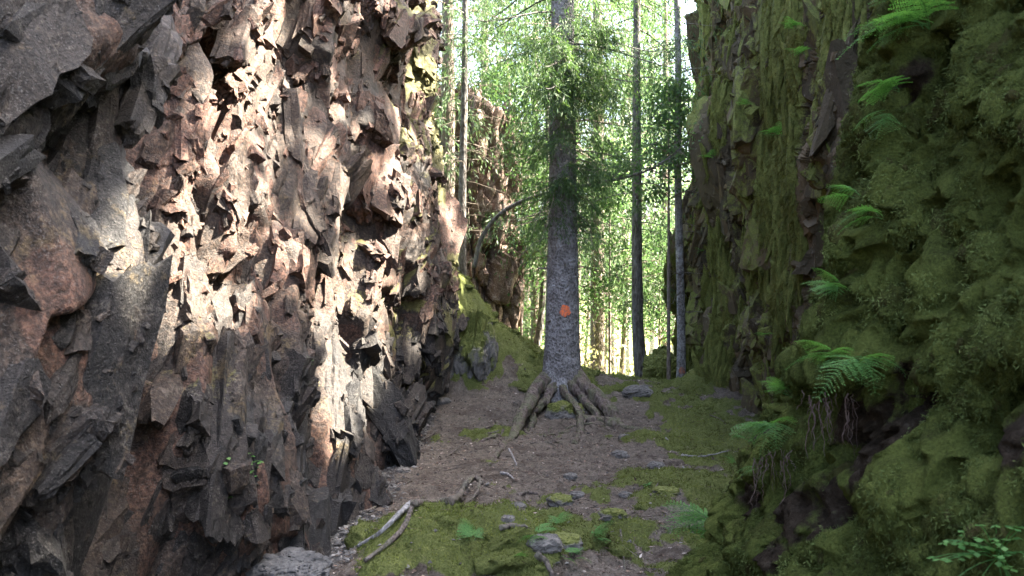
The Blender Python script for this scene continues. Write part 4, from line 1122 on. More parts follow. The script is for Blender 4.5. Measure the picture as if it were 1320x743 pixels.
def leaf_crown(rn, cx, zr, R, nb, per, L, W, name="crown", sphere=False):
    """limbs with clumps of leaves, uneven and gappy; returns wood parts and the leaf mesh"""
    wood = []; O = []; D = []
    for k in range(nb):
        z = rn.uniform(*zr); f = (z - zr[0]) / (zr[1] - zr[0]); l = R * (0.35 + 0.9 * rn.random()) * (1.1 - 0.75 * f)
        a = rn.random() * 6.283; h = np.array([math.cos(a), math.sin(a), 0]); t = np.linspace(0, 1, 8)
        p = np.array([cx(z), 0, z]) + h[None] * (l * t)[:, None] + np.array([0, 0, 1.0])[None] * (l * (0.55 * t - 0.45 * t ** 2.4))[:, None] + 0.05 * l * rn.normal(size=(8, 3)) * t[:, None]
        wood.append(tube_arrays(p, 0.012 * l * (1 - 0.85 * t) + 0.003, 5))
        nc = rn.integers(3, 7)
        for c in range(nc):
            s = p[rn.integers(3, 8)] + rn.normal(size=3) * 0.16 * l
            m = int(per * rn.uniform(0.4, 1.5))
            o = s + rn.normal(size=(m, 3)) * np.array([0.20, 0.20, 0.13]) * (0.5 + 0.5 * l)
            O.append(o); D.append(unit(rn.normal(size=(m, 3)) + np.array([0, 0, -0.5])))
    O = np.concatenate(O); D = np.concatenate(D)
    return wood, blades(name, O, D, rn.uniform(*L, size=len(O)), rn.uniform(*W, size=len(O)))

GROUND_AT = lambda x, y: float(gz(np.array(x), np.array(y)))
def place(px, Y):
    x = (px - 660) / FPX * Y
    return (x, Y, GROUND_AT(x, Y) - 0.05)

# dark trunk right behind the crest
t = thing("spruce_tree", "dark trunk curving out at its foot, on the crest right of the big spruce", "tree", place(826, 15.5))
link("trunk", trunk_mesh([(0.06, 0, -0.1), (0.0, 0, 0.35), (-0.05, 0, 1.2), (-0.06, 0, 3), (-0.06, 0, 6), (0, 0, 14)], [.135, .105, .09, .075, .055, .01], 18, 0.12, 3, 0.2), M_dark_bark, t)
rn = np.random.default_rng(31)
z = np.concatenate([rn.uniform(1.3, 2.6, 10), rn.uniform(2.6, 13, 44)]); ln = np.interp(z, [1.3, 2.6, 6, 13], [0.5, 0.9, 1.5, 0.3]) * rn.uniform(0.6, 1.2, len(z))
wd, O, D, LL = branches((-0.06, 0), z, ln, rn, 0.5, 0.1, per=16, twig=0.42, n=11, L=(0.06, 0.11), rad0=0.010, r_in=0.06, hang=1.1)
V, F = merge(wd); link("branch_sprays", tidy("branch_sprays", V, F), M_dark_bark, t)
link("crown", blades("crown", O, D, LL, 0.012), M_needle_far, t)

# slim grey trunk beside the right cliff, faded mark
t = thing("spruce_tree", "slim straight grey trunk with a faded orange mark low down, close to the mossy cliff", "tree", place(878, 14.2))
tb = np.array(t.location)
slim_r = lambda Z, T: np.interp(Z, [0, .2, .6, 3, 6, 12], [.078, .066, .060, .050, .040, .01]) + 0.003 * fbm3(np.stack([np.cos(T) * .1, np.sin(T) * .1, Z * .3], -1), 18, 911, 3)
slim_c = lambda Z: -0.035 * Z / 3 + 0.01 * np.sin(Z * 1.7)
V, F = rings(np.concatenate([np.arange(-0.1, 6, 0.03), np.arange(6, 12.1, 0.3)]), slim_c, lambda Z: 0 * Z, slim_r, 20)
link("trunk", raw_mesh("trunk", V, F, None, True), M_spruce_bark, t)
paint_patch("paint_mark", M_paint_old, t, 0.22, -math.pi / 2, 0.045, slim_r, slim_c, 2.0)
rn = np.random.default_rng(41)
V, F = merge(dead_branches(rn, lambda z: 0.0, (1.0, 4.5), 24, 0.6)); link("twig_sprays", tidy("twig_sprays", V, F), M_stick, t)
z = rn.uniform(3.0, 11, 40); ln = np.interp(z, [3, 6, 11], [0.6, 1.1, 0.3]) * rn.uniform(0.6, 1.2, 40)
wd, O, D, LL = branches((0, 0), z, ln, rn, 0.5, 0.1, per=16, twig=0.4, n=11, L=(0.06, 0.10), rad0=0.008, r_in=0.04, hang=1.2)
V, F = merge(wd); link("branch_sprays", tidy("branch_sprays", V, F), M_dark_bark, t)
link("crown", blades("crown", O, D, LL, 0.012), M_needle_far, t)

# thin trunk at the brow of the left cliff
t = thing("spruce_tree", "thin grey trunk with feathery dry branches rising beside the left cliff's far edge", "tree", place(596, 14.9))
link("trunk", trunk_mesh([(0, 0, -0.2), (0.0, 0, 1.5), (0.03, 0, 3), (0.05, 0, 6), (0.05, 0, 11)], [.065, .058, .05, .035, .008], 12, 0.08, 5), M_dark_bark, t)
rn = np.random.default_rng(51)
V, F = merge(dead_branches(rn, lambda z: 0.02, (0.8, 4.5), 44, 0.9, 0.006)); link("twig_sprays", tidy("twig_sprays", V, F), M_dry, t)
z = rn.uniform(2.2, 10, 46); ln = np.interp(z, [2.2, 5, 10], [0.7, 1.2, 0.3]) * rn.uniform(0.6, 1.2, 46)
wd, O, D, LL = branches((0.03, 0), z, ln, rn, 0.45, 0.1, per=15, twig=0.42, n=11, L=(0.06, 0.10), rad0=0.008, r_in=0.04, hang=1.0)
V, F = merge(wd); link("branch_sprays", tidy("branch_sprays", V, F), M_dark_bark, t)
link("crown", blades("crown", O, D, LL, 0.011), M_needle_far, t)

# arching bent sapling reaching across behind the big spruce
a0 = P(611, 338, 13.6)
t = thing("bent_sapling", "thin bare sapling arching from the mossy mound across behind the big spruce", "sapling", a0)
arc = spline([P(611, 345, 13.6) - a0, P(622, 305, 13.5) - a0, P(650, 272, 13.3) - a0, P(700, 250, 13.0) - a0, P(760, 238, 12.8) - a0, P(810, 228, 12.8) - a0, P(845, 215, 12.9) - a0, P(880, 190, 13.0) - a0], 60)
V, F = tube_arrays(arc, np.linspace(0.032, 0.011, 60), 8, 0.1, 4, 3); link("trunk", tidy("trunk", V, F), M_dark_bark, t)
rn = np.random.default_rng(61); tw = []; O = []; D = []
for k in range(16):
    s = arc[rn.integers(25, 60)]; d = unit(np.array([rn.uniform(0.2, 1), rn.normal() * 0.4, rn.uniform(-0.2, 0.9)])); l = rn.uniform(0.2, 0.55)
    q = s + d[None] * (l * np.linspace(0, 1, 6))[:, None] + 0.02 * rn.normal(size=(6, 3)) * np.linspace(0, 1, 6)[:, None]
    tw.append(tube_arrays(q, 0.006 * (1 - 0.8 * np.linspace(0, 1, 6)), 4))
    if k % 2 == 0:
        o = q[rn.integers(2, 6, 26)] + rn.normal(size=(26, 3)) * 0.07; O.append(o); D.append(unit(rn.normal(size=(26, 3)) + np.array([0, 0, -0.4])))
V, F = merge(tw); link("twig_sprays", tidy("twig_sprays", V, F), M_dark_bark, t)
O = np.concatenate(O); D = np.concatenate(D); link("leaves", blades("leaves", O, D, rn.uniform(.04, .07, len(O)), 0.035), M_leaf, t)

# broad-leaved saplings glowing in the gap
def sapling(px, Y, h, R, seed, label, nb=26, per=26, L=(0.05, 0.085), zr=None, lean=0.0):
    rn = np.random.default_rng(seed); x, y, z = place(px, Y)
    t = thing("rowan_sapling", label, "sapling", (x, y, z), group="broad-leaved saplings in the gap")
    link("trunk", trunk_mesh([(0, 0, -0.1), (lean * 0.3, 0, h * 0.4), (lean, 0, h)], [.03, .022, .006], 8, 0.08, seed), M_far_bark, t)
    wd, me = leaf_crown(rn, lambda zz: lean * zz / h, zr or (h * 0.35, h), R, nb, per, L, (0.03, 0.05))
    V, F = merge(wd); link("branch_sprays", tidy("branch_sprays", V, F), M_far_bark, t); link("crown", me, M_leaf, t)
    return t
sapling(862, 14.0, 4.3, 0.75, 71, "bright green sapling whose leaves hang around the slim grey trunk", zr=(2.6, 4.2))
sapling(786, 17.5, 4.4, 0.9, 72, "leafy sapling lit yellow-green just right of the big spruce's trunk", nb=34)
sapling(672, 18.0, 5.2, 0.95, 73, "leafy sapling glowing green between the brown outcrop and the big spruce", nb=36)
sapling(705, 22.0, 4.0, 1.0, 74, "low leafy sapling close to the left side of the big spruce's trunk", nb=34)
sapling(850, 20.0, 3.6, 1.1, 75, "low leafy sapling between the dark trunk and the slim grey trunk", nb=34)
sapling(640, 20.5, 7.0, 1.2, 76, "tall leafy sapling rising above the brown outcrop", nb=44, zr=(3.2, 7))

# trees beyond: three kinds, then copies of each tree with its parts
def far_spruce(seed, h, r0, zb, R, nb):
    rn = np.random.default_rng(seed); t = thing("spruce_tree", "", "tree")
    link("trunk", trunk_mesh([(0, 0, -0.2), (0.02, 0, h * .3), (0, 0, h * .6), (0, 0, h)], [r0, r0 * .85, r0 * .55, 0.01], 12, 0.1, seed, 0.3), M_far_bark, t)
    z = rn.uniform(zb, h * 0.97, nb); ln = np.interp(z, [zb, h * .35, h], [R * .75, R, 0.15]) * rn.uniform(0.6, 1.2, nb)
    wd, O, D, LL = branches((0, 0), z, ln, rn, 0.45, 0.1, per=15, twig=0.6, n=12, L=(0.06, 0.12), rad0=0.012, r_in=0.05, hang=1.4)
    wd += dead_branches(rn, lambda zz: 0.0, (0.8, zb + 1), 16, R * 0.6)
    V, F = merge(wd); link("branch_sprays", tidy("branch_sprays", V, F), M_far_bark, t)
    link("crown", blades("crown", O, D, LL, 0.017), M_needle_far, t)
    return t
def far_birch(seed, h, r0, zb, R, nb, bark, kindname):
    rn = np.random.default_rng(seed); t = thing(kindname, "", "tree")
    lx = rn.normal() * 0.3
    link("trunk", trunk_mesh([(0, 0, -0.2), (lx * .3, 0, h * .3), (lx * .2, 0.1, h * .6), (lx, 0, h)], [r0, r0 * .85, r0 * .6, 0.01], 12, 0.1, seed, 0.25), bark, t)
    wd, me = leaf_crown(rn, lambda zz: np.interp(zz, [0, h * .3, h * .6, h], [0, lx * .3, lx * .2, lx]), (zb, h * 0.98), R, nb, 24, (0.06, 0.11), (0.045, 0.075))
    V, F = merge(wd); link("branch_sprays", tidy("branch_sprays", V, F), bark, t); link("crown", me, M_leaf, t)
    return t
SP = [far_spruce(s, h, r, zb, R, nb) for s, h, r, zb, R, nb in ((81, 15, .14, 3.2, 1.9, 90), (82, 12, .10, 1.6, 1.6, 80), (83, 17, .16, 5.0, 2.0, 85))]
BI = [far_birch(s, h, r, zb, R, nb, b, k) for s, h, r, zb, R, nb, b, k in ((91, 13, .11, 3.5, 2.2, 48, M_birch_bark, "birch_tree"), (92, 9, .06, 1.8, 1.8, 44, M_far_bark, "aspen_tree"), (93, 15, .10, 5.5, 2.4, 46, M_birch_bark, "birch_tree"))]
FAR = [("S", 1, 733, 17.3, "spruce hidden close behind the big spruce, only its drooping boughs showing"), ("S", 0, 577, 16.8, "spruce at the left cliff's far edge, screening the brown outcrop with its boughs"),
       ("S", 1, 690, 21.5, "spruce with low drooping boughs directly left of the big spruce"), ("S", 0, 770, 20.5, "spruce hanging dense green boughs directly right of the big spruce"),
       ("B", 1, 656, 19.6, "trunk standing against the right side of the brown outcrop"), ("S", 2, 742, 27, "tall spruce hidden mostly behind the big spruce's trunk"),
       ("S", 1, 905, 19.5, "spruce half covered by the mossy cliff's far edge"), ("B", 1, 797, 22, "thin crooked trunk left of the dark trunk on the crest"),
       ("B", 2, 812, 30, "pale slim birch seen above the crest, left of the dark trunk"), ("S", 0, 625, 24, "spruce above the brown outcrop's top"),
       ("S", 0, 858, 25, "spruce with bare lower twigs between the dark trunk and the slim trunk"), ("B", 0, 842, 31, "sunlit birch between the dark trunk and the slim trunk"),
       ("B", 2, 764, 28, "sunlit brown stem in the bright gap right of the big spruce"), ("B", 1, 777, 33, "thin stem second to the right of the big spruce in the bright gap"),
       ("B", 0, 706, 30, "birch glimpsed left of the big spruce at mid height"), ("S", 2, 678, 33, "tall spruce between the leaning thin trunk and the outcrop"),
       ("B", 1, 752, 38, "far thin stem touching the big spruce's right edge"), ("S", 1, 830, 40, "far spruce behind the dark trunk"),
       ("B", 2, 870, 38, "far birch behind the slim grey trunk"), ("S", 0, 790, 44, "far spruce in the middle of the bright gap"),
       ("B", 1, 720, 46, "far broad-leaved tree behind the big spruce"), ("S", 2, 900, 34, "far spruce at the right end of the gap"),
       ("B", 0, 600, 30, "birch behind the thin trunk at the left cliff's edge"), ("S", 1, 560, 27, "spruce mostly covered by the left cliff"),
       ("B", 1, 940, 27, "broad-leaved tree mostly covered by the mossy cliff"), ("S", 2, 640, 46, "far spruce seen over the moss mound")]
used = set(); rn = np.random.default_rng(95)
for kd, i, px, Y, lb in FAR:
    proto = (SP if kd == "S" else BI)[i]
    o = proto if (kd, i) not in used else copy_tree(proto)
    used.add((kd, i))
    o.location = place(px, Y); o.rotation_euler.z = rn.random() * 6.28; s = rn.uniform(0.88, 1.12); o.scale = (s, s, s)
    o['label'] = lb; o['group'] = "trees in the forest beyond"

# leaning thin trunk left of the big spruce
x, y, z = place(681, 18.5)
t = thing("leaning_tree", "thin dark trunk bending to the right, left of the big spruce", "tree", (x, y, z))
link("trunk", trunk_mesh([(0, 0, -0.1), (0.10, 0, 0.7), (0.24, 0, 1.7), (0.30, 0, 3), (0.36, 0, 5.5), (0.3, 0, 9)], [.075, .068, .062, .05, .04, .01], 12, 0.1, 7), M_dark_bark, t)
wd, me = leaf_crown(np.random.default_rng(97), lambda zz: 0.33, (3.0, 8.5), 1.3, 40, 28, (0.06, 0.10), (0.04, 0.06))
V, F = merge(wd); link("branch_sprays", tidy("branch_sprays", V, F), M_dark_bark, t); link("crown", me, M_leaf, t)

# far-off forest and its undergrowth, one mass each
rn = np.random.default_rng(99)
n = 34000
x = rn.uniform(-2.5, 10, n); y = 16 + 34 * rn.random(n) ** 1.3; x = x * (y / 20.0)
k = vn(x * 0.9, y * 0.9, 991) + 0.7 * rn.random(n) > 0.25
x, y = x[k], y[k]
hgt = rn.random(len(x)) ** 2.2 * (0.9 + 0.6 * vn(x * 0.5, y * 0.5, 993))
O = np.stack([x, y, gz(x, y) + np.maximum(hgt, 0)], 1)
link("undergrowth", blades("undergrowth", O, unit(rn.normal(size=(len(O), 3)) + np.array([0, 0, 0.7])), rn.uniform(.06, .16, len(O)), rn.uniform(.025, .06, len(O))), M_under,
     kind='stuff', category='undergrowth', label="sunlit straw-coloured undergrowth beyond the crest")
cl = np.stack([rn.uniform(-45, 75, 450), rn.uniform(55, 95, 450), rn.random(450) ** 1.3 * 13 - 1.5], 1)
O = np.repeat(cl, 22, 0) + rn.normal(size=(9900, 3)) * np.array([0.9, 0.9, 0.7])
link("far_woods", blades("far_woods", O, unit(rn.normal(size=(len(O), 3))), rn.uniform(.25, .5, len(O)), rn.uniform(.15, .3, len(O))), M_leaf,
     kind='stuff', category='woods', label="far-off sunlit woods closing the view")

# ------------------------------------------------------------------ unseen spruces added above the right brow, crowns shaped to dapple the left cliff
def inpoly(x, y, poly):
    r = np.zeros(x.shape, bool); n = len(poly); j = n - 1
    for i in range(n):
        (xi, yi), (xj, yj) = poly[i], poly[j]
        c = ((yi > y) != (yj > y)) & (x < (xj - xi) * (y - yi) / ((yj - yi) or 1e-9) + xi)
        r ^= c; j = i
    return r
# sun patches wanted on the left cliff; gaps for them are cut into the added crowns
SUNNY = [([(330, -60), (400, -60), (352, 120), (345, 280), (300, 325), (318, 420), (262, 440), (222, 420), (205, 555), (176, 560), (184, 440), (132, 405), (118, 245), (190, 195), (240, 120)], 0.96),
         ([(405, 335), (485, 320), (505, 420), (482, 540), (445, 610), (412, 605), (424, 480), (398, 420)], 1.0),
         ([(462, 190), (535, 195), (562, 300), (485, 322), (455, 270)], 0.85),
         ([(400, -60), (485, -40), (462, 190), (440, 330), (345, 420), (344, 280)], 0.30),
         ([(520, -40), (575, -40), (598, 390), (560, 480), (532, 320)], 0.42)]
GLf = left.G.reshape(-1, 3)[::7]
cellY = np.arange(2.0, 14.0, 0.12); cellZ = np.arange(-0.5, 7.0, 0.12)
XW = np.full((len(cellY), len(cellZ)), -1.6)
iy = np.clip(((GLf[:, 1] - 2.0) / 0.12).astype(int), 0, len(cellY) - 1); iz = np.clip(((GLf[:, 2] + 0.5) / 0.12).astype(int), 0, len(cellZ) - 1)
np.maximum.at(XW, (iy, iz), -9.0); sm = np.zeros_like(XW); ct = np.zeros_like(XW)
np.add.at(sm, (iy, iz), GLf[:, 0]); np.add.at(ct, (iy, iz), 1); XW = np.where(ct > 0, sm / np.maximum(ct, 1), -1.6)
def shadow_spot(p, dx=0.0):
    """where the shadow of point p falls on the left cliff, as a photo pixel"""
    x = np.full(len(p), -1.6)
    for _ in range(3):
        t = (p[:, 0] - x) / TO_SUN[0]
        y = p[:, 1] - TO_SUN[1] * t; z = p[:, 2] - TO_SUN[2] * t
        x = XW[np.clip(((y - 2.0) / 0.12).astype(int), 0, len(cellY) - 1), np.clip(((z + 0.5) / 0.12).astype(int), 0, len(cellZ) - 1)] + dx
    yy = np.maximum(y, 0.3)
    return 660 + x / yy * FPX, 371.5 - (z - EYE) / yy * FPX, y, z
def lets_sun(p):
    r = np.zeros(len(p), bool)
    for dx in (-0.08, 0.06): r |= _lets(p, dx)
    return r
def _lets(p, dx):
    px, py, y, z = shadow_spot(p, dx)
    jx = px + 7 * fbm(y * 5, z * 5, 971, 2) * 2; jy = py + 14 * fbm(y * 5 + 9, z * 5, 975, 2)
    out = np.zeros(len(p), bool)
    dap = 0.5 + 0.5 * np.clip(fbm(y * 3.2, z * 2.4, 981, 3) * 1.8, -0.99, 0.99)
    for poly, f in SUNNY:
        out |= inpoly(jx, jy, poly) & (dap < f)
    return out & (y > 2)
rn = np.random.default_rng(111)
SHADE_SPRUCES = [(7.4, 3.0, 5.4, 15, 2.4, "spruce between the two tall ones above the bank's near end"), (7.6, 5.8, 5.5, 15, 2.4, "unseen spruce added for shade in the second row above the mossy bank"), (5.6, 1.2, 5.2, 13.5, 2.3, "unseen spruce added for shade, standing back on the right-hand brow, behind the viewer"), (6.6, 4.4, 5.3, 15, 2.6, "tall unseen spruce added for shade on the right-hand brow above the mossy bank"),
        (5.4, 7.2, 5.4, 14, 2.4, "unseen spruce added for shade on the brow above the start of the brown mossy cliff"), (7.2, 9.6, 6.0, 15, 2.6, "unseen spruce added for shade, set back on the brow of the brown mossy cliff"),
        (5.8, 12.4, 6.4, 14, 2.3, "unseen spruce added for shade on the brow near the far end of the brown mossy cliff"), (9.0, 6.2, 5.7, 17, 3.0, "tallest unseen spruce added for shade, well back from the right-hand brow"),
        (8.8, 2.0, 5.7, 17, 3.0, "wide unseen spruce added for shade, well back from the brow over the bank"), (9.2, 11.5, 6.3, 17, 3.0, "wide unseen spruce added for shade, well back from the far brow")]
for k, (x, y, z, h, R, lb) in enumerate(SHADE_SPRUCES):
    t = thing("spruce_tree", lb, "tree", (x, y, z - 0.3), group="unseen trees added for shade above the right cliff")
    link("trunk", trunk_mesh([(0, 0, 0), (0.03, 0, h * .3), (0, 0, h * .6), (0, 0, h)], [.16, .14, .09, .01], 12, 0.1, k, 0.3), M_far_bark, t)
    nb = 120
    zz = rn.uniform(0.6, h * 0.97, nb); ln = np.interp(zz, [0.6, h * .3, h], [R, R, 0.2]) * rn.uniform(0.6, 1.2, nb)
    wd, O, D, LL = branches((0, 0), zz, ln, rn, 0.35, 0.1, per=13, twig=0.6, n=9, L=(0.16, 0.30), rad0=0.010, r_in=0.05, hang=0.7)
    c = O + D * LL[:, None] * 0.5 + np.array([x, y, z - 0.3])
    keep = ~lets_sun(c)  # needles dropped wherever a wanted sun patch needs a gap
    qx, qy, yy_, zz_ = shadow_spot(c); seen = (yy_ > 0.5) & (yy_ < 15) & (zz_ > -3.0) & (zz_ < 7.0)
    keep &= seen | (rn.random(len(c)) < 0.35)  # needles that shade nothing in view are thinned to let sky light in
    wv_, wf_ = [], []
    kept = [(V_, F_) for V_, F_ in wd if lets_sun(V_ + np.array([x, y, z - 0.3])).mean() < 0.12]  # branches crossing the sun gaps are left out
    V, F = merge(kept); link("branch_sprays", tidy("branch_sprays", V, F), M_far_bark, t)
    link("crown", blades("crown", O[keep], D[keep], LL[keep], 0.10), M_needle_far, t)

# ------------------------------------------------------------------ moss, litter and gravel: nobody could count them
def tufts(name, pts, nrm, per, L, W, down, up, label, mat, rnd=None, jitter=0.012, cat="moss"):
    m = len(pts)
    O = np.repeat(pts, per, 0) + rng.normal(size=(m * per, 3)) * jitter
    N = np.repeat(nrm, per, 0)
    D = unit(N * up + rng.normal(size=(m * per, 3)) * 0.65 + np.array([0, 0, -down]))
    r = np.repeat(rnd if rnd is not None else rng.random(m), per)
    r = np.clip(r + rng.normal(size=m * per) * 0.14, 0, 1)
    link(name, blades(name, O - N * 0.006, D, rng.uniform(*L, size=m * per), rng.uniform(*W, size=m * per), r), mat, kind='stuff', category=cat, label=label)
GAUS = lambda a: np.clip(a, 0, 1)
p, n, i, j = soupB.points(150000, None, ((-0.8, -0.55, 0.25), 0.02, 0.035))
r = 0.45 + 0.6 * fbm3(p, 3.0, 1001, 3) + 0.5 * fbm3(p, 10, 1005, 2)
tufts("moss", p, n, 4, (.008, .024), (.0024, .0046), 0.50, 0.45, "feathery moss covering the near bank", M_moss_b, GAUS(r), 0.010)
vis = (right.G[..., 1] > 7.0) * (right.G[..., 1] < 17) * (right.G[..., 2] < 6.6) * (right.G[..., 2] > -0.1)
p1_, n1_, i, j = drapes.points(30000, None, ((-1, -0.35, 0.1), 0.03, 0.04)); p2_, n2_, i, j = right.points(12000, np.clip(right.moss, 0.03, 1) ** 1.5 * vis)
p = np.concatenate([p1_, p2_]); n = np.concatenate([n1_, n2_])
r = 0.5 + 0.6 * fbm3(p * np.array([1, 1, 0.3]), 2.5, 1011, 3) + 0.4 * fbm3(p, 12, 1015, 2)
tufts("moss", p, n, 3, (.03, .08), (.006, .012), 1.3, 0.45, "long strands of moss hanging down the brown cliff", M_moss_w, GAUS(r))
left.moss = mossL
vis = (left.G[..., 1] > 4.0) * (left.G[..., 1] < 13.5) * (left.G[..., 2] < 5.6)
p, n, i, j = left.points(3000, np.clip(mossL - 0.25, 0, 1) * vis)
tufts("moss", p, n, 4, (.012, .035), (.004, .010), 0.15, 0.6, "olive moss on the ledges of the left cliff", M_moss_w, GAUS(0.6 + 0.4 * fbm3(p, 6, 1021, 2)))

gi = np.where((xs > -2.3) & (xs < 3.3))[0]
def ground_points(n, wfun, y0=4.7, y1=15.5, x0=-1.5, x1=2.9):
    out = []
    while sum(len(o) for o in out) < n:
        yy = y0 + (y1 - y0) * rng.random(n * 2) ** 1.5; xx = rng.uniform(x0, x1, n * 2)
        k = rng.random(n * 2) < wfun(xx, yy)
        out.append(np.stack([xx[k], yy[k]], 1))
    return np.concatenate(out)[:n]
def ground_z(x, y):
    """height of the built ground mesh"""
    i = np.clip(np.searchsorted(xs, x) - 1, 0, len(xs) - 2); j = np.clip(np.searchsorted(ys, y) - 1, 0, len(ys) - 2)
    f = (x - xs[i]) / (xs[i + 1] - xs[i]); g = (y - ys[j]) / (ys[j + 1] - ys[j])
    return ZZ[i, j] * (1 - f) * (1 - g) + ZZ[i + 1, j] * f * (1 - g) + ZZ[i, j + 1] * (1 - f) * g + ZZ[i + 1, j + 1] * f * g
xy = ground_points(45000, lambda x, y: gmoss(x, y) ** 1.3)
p1_ = np.stack([xy[:, 0], xy[:, 1], ground_z(xy[:, 0], xy[:, 1])], 1); p2_, n2_, i, j = soupG.points(50000, None, ((0, -0.3, 1), 0.02, 0.02))
p = np.concatenate([p1_, p2_]); n = np.concatenate([np.repeat(np.array([[0, 0, 1.0]]), len(p1_), 0), n2_])
r = 0.45 + 0.7 * fbm3(p, 2.2, 1031, 3) + 0.6 * fbm3(p, 13, 1035, 2)
tufts("moss", p, n, 4, (.010, .026), (.003, .0065), 0.0, 0.8, "cushions of moss spread over the forest floor", M_moss_g, GAUS(r), 0.010)
# litter
xy = ground_points(40000, lambda x, y: np.clip(1.08 - gmoss(x, y), 0.10, 1))
p = np.stack([xy[:, 0], xy[:, 1], ground_z(xy[:, 0], xy[:, 1]) + 0.003], 1); m = len(p)
D = unit(rng.normal(size=(m, 3)) * np.array([1, 1, 0.22]))
up = unit(np.array([0, 0, 1.0]) + rng.normal(size=(m, 3)) * 0.35)
big = rng.random(m) < 0.24
link("leaf_litter", blades("leaf_litter", p, D, np.where(big, rng.uniform(.02, .042, m), rng.uniform(.008, .03, m)), np.where(big, rng.uniform(.010, .02, m), rng.uniform(.002, .008, m)), rng.random(m) ** 1.7, side=unit(np.cross(D, up))), M_litter,
     kind='stuff', category='litter', label="needles, chips and fallen leaves over the brown floor")
xy = ground_points(5200, lambda x, y: np.clip(1.1 - 0.6 * gmoss(x, y), 0.10, 1))
p = np.stack([xy[:, 0], xy[:, 1], ground_z(xy[:, 0], xy[:, 1]) + 0.005], 1); m = len(p)
link("twig_litter", blades("twig_litter", p, unit(rng.normal(size=(m, 3)) * np.array([1, 1, 0.10])), rng.uniform(.04, .15, m), rng.uniform(.002, .006, m), rng.random(m) ** 1.3, side=np.repeat(unit(np.array([[0.3, -0.5, 0.8]])), m, 0)), M_litter,
     kind='stuff', category='litter', label="fine broken twigs strewn over the forest floor")
# gravel at the cliff foot
def chips(name, p, s, mat, rnd, **tags):
    m = len(p)
    base8 = np.array([[1, 0, 0], [0, 1, 0], [-1, 0, 0], [0, -1, 0], [0, 0, 1], [0, 0, -1]], float)
    q = base8[None] * rng.uniform(0.5, 1.1, (m, 6, 1)) + rng.normal(size=(m, 6, 3)) * 0.18
    a = rng.random(m) * 6.283; ca, sa = np.cos(a), np.sin(a)
    q = q * (s[:, None, None] * np.stack([rng.uniform(.7, 1.3, m), rng.uniform(.6, 1.1, m), rng.uniform(.3, .6, m)], 1)[:, None, :])
    R = np.stack([np.stack([ca, -sa, 0 * a], -1), np.stack([sa, ca, 0 * a], -1), np.stack([0 * a, 0 * a, 0 * a + 1], -1)], 1)
    q = np.einsum('mij,mkj->mki', R, q) + p[:, None, :]
    f = np.array([[0, 1, 4], [1, 2, 4], [2, 3, 4], [3, 0, 4], [1, 0, 5], [2, 1, 5], [3, 2, 5], [0, 3, 5]])
    F = (np.arange(m)[:, None, None] * 6 + f[None]).reshape(-1, 3)
    return link(name, raw_mesh(name, q.reshape(-1, 3), F, {"rnd": np.repeat(rnd, 6)}), mat, **tags)
xy = ground_points(9000, lambda x, y: sstep(-0.80, -1.15, x + 0.14 * fbm(x * 2, y * 1.5, 751, 3)) * 0.9 + 0.012, 4.8, 12.6, -1.5, 1.2)
p = np.stack([xy[:, 0], xy[:, 1], ground_z(xy[:, 0], xy[:, 1]) + 0.004], 1)
chips("gravel", p, 0.008 + 0.026 * rng.random(len(p)) ** 3.0, M_gravel, rng.random(len(p)), kind='stuff', category='gravel', label="strip of grey rock chips along the foot of the left cliff")

# ------------------------------------------------------------------ sticks and branches on the ground
def stick(pix, rad, label, mat=M_stick, name="stick", lift=0.0, fork=None, group="sticks on the forest floor", seed=0):
    pts = []
    for q in pix:
        x, y = gpt(*q[:2]); pts.append((x, y, float(ground_z(np.array(x), np.array(y))) + rad * 0.7 + (q[2] if len(q) > 2 else 0)))
    p = spline(pts, 30); p += 0.35 * rad * np.stack([vn(np.linspace(0, 9, 30), np.full(30, seed + 3.3 * c), 1051 + c) for c in range(3)], 1)
    b0 = p[0].copy()
    V, F = tube_arrays(p - b0, rad * np.linspace(1, 0.45, 30), 8, 0.25, seed, 12)
    o = link(name, tidy(name, V, F), mat); o.location = tuple(b0); o['label'] = label; o['category'] = "stick"; o['group'] = group
    return o
# the forked dead branch in front
def gp(px, py, up): x, y = gpt(px, py); return np.array([x, y, float(ground_z(np.array(x), np.array(y))) + up])
b0 = gp(560, 668, 0.0)
fb = thing("fallen_branch", "forked dead branch with a bleached grey tip lying over the front moss cushion", "branch", b0)
main = spline([gp(460, 715, .03), gp(490, 702, .04), gp(515, 682, .05), gp(530, 662, .06)], 40) - b0
V, F = tube_arrays(main, np.linspace(.007, .019, 40), 12, 0.3, 2, 10); link("grey_limb", tidy("grey_limb", V, F), M_dead, fb)
main = spline([gp(529, 663, .055), gp(540, 659, .055), gp(560, 656, .05), gp(578, 654, .05), gp(594, 652, .04)], 40) - b0
V, F = tube_arrays(main, np.interp(np.linspace(0, 1, 40), [0, .1, .5, 1], [.014, .020, .026, .028]), 12, 0.35, 6, 10); link("mossy_limb", tidy("mossy_limb", V, F), M_stick, fb)
kn = spline([gp(580, 660, .03), gp(592, 650, .07), gp(603, 638, .10), gp(612, 632, .11), gp(621, 636, .09)], 30) - b0
V, F = tube_arrays(kn, np.linspace(.027, .020, 30), 12, 0.4, 3, 9); link("knee", tidy("knee", V, F), M_stick, fb)
kn = spline([gp(620, 635, .10), gp(612, 648, .06), gp(600, 656, .03)], 20) - b0
V, F = tube_arrays(kn, np.linspace(.015, .006, 20), 10, 0.3, 4, 9); link("side_stub", tidy("side_stub", V, F), M_stick, fb)
kn = spline([gp(532, 664, .03), gp(520, 694, .02), gp(498, 716, .02), gp(470, 738, .02)], 30) - b0
V, F = tube_arrays(kn, np.linspace(.018, .011, 30), 10, 0.35, 5, 9); link("dark_limb", tidy("dark_limb", V, F), M_stick, fb)
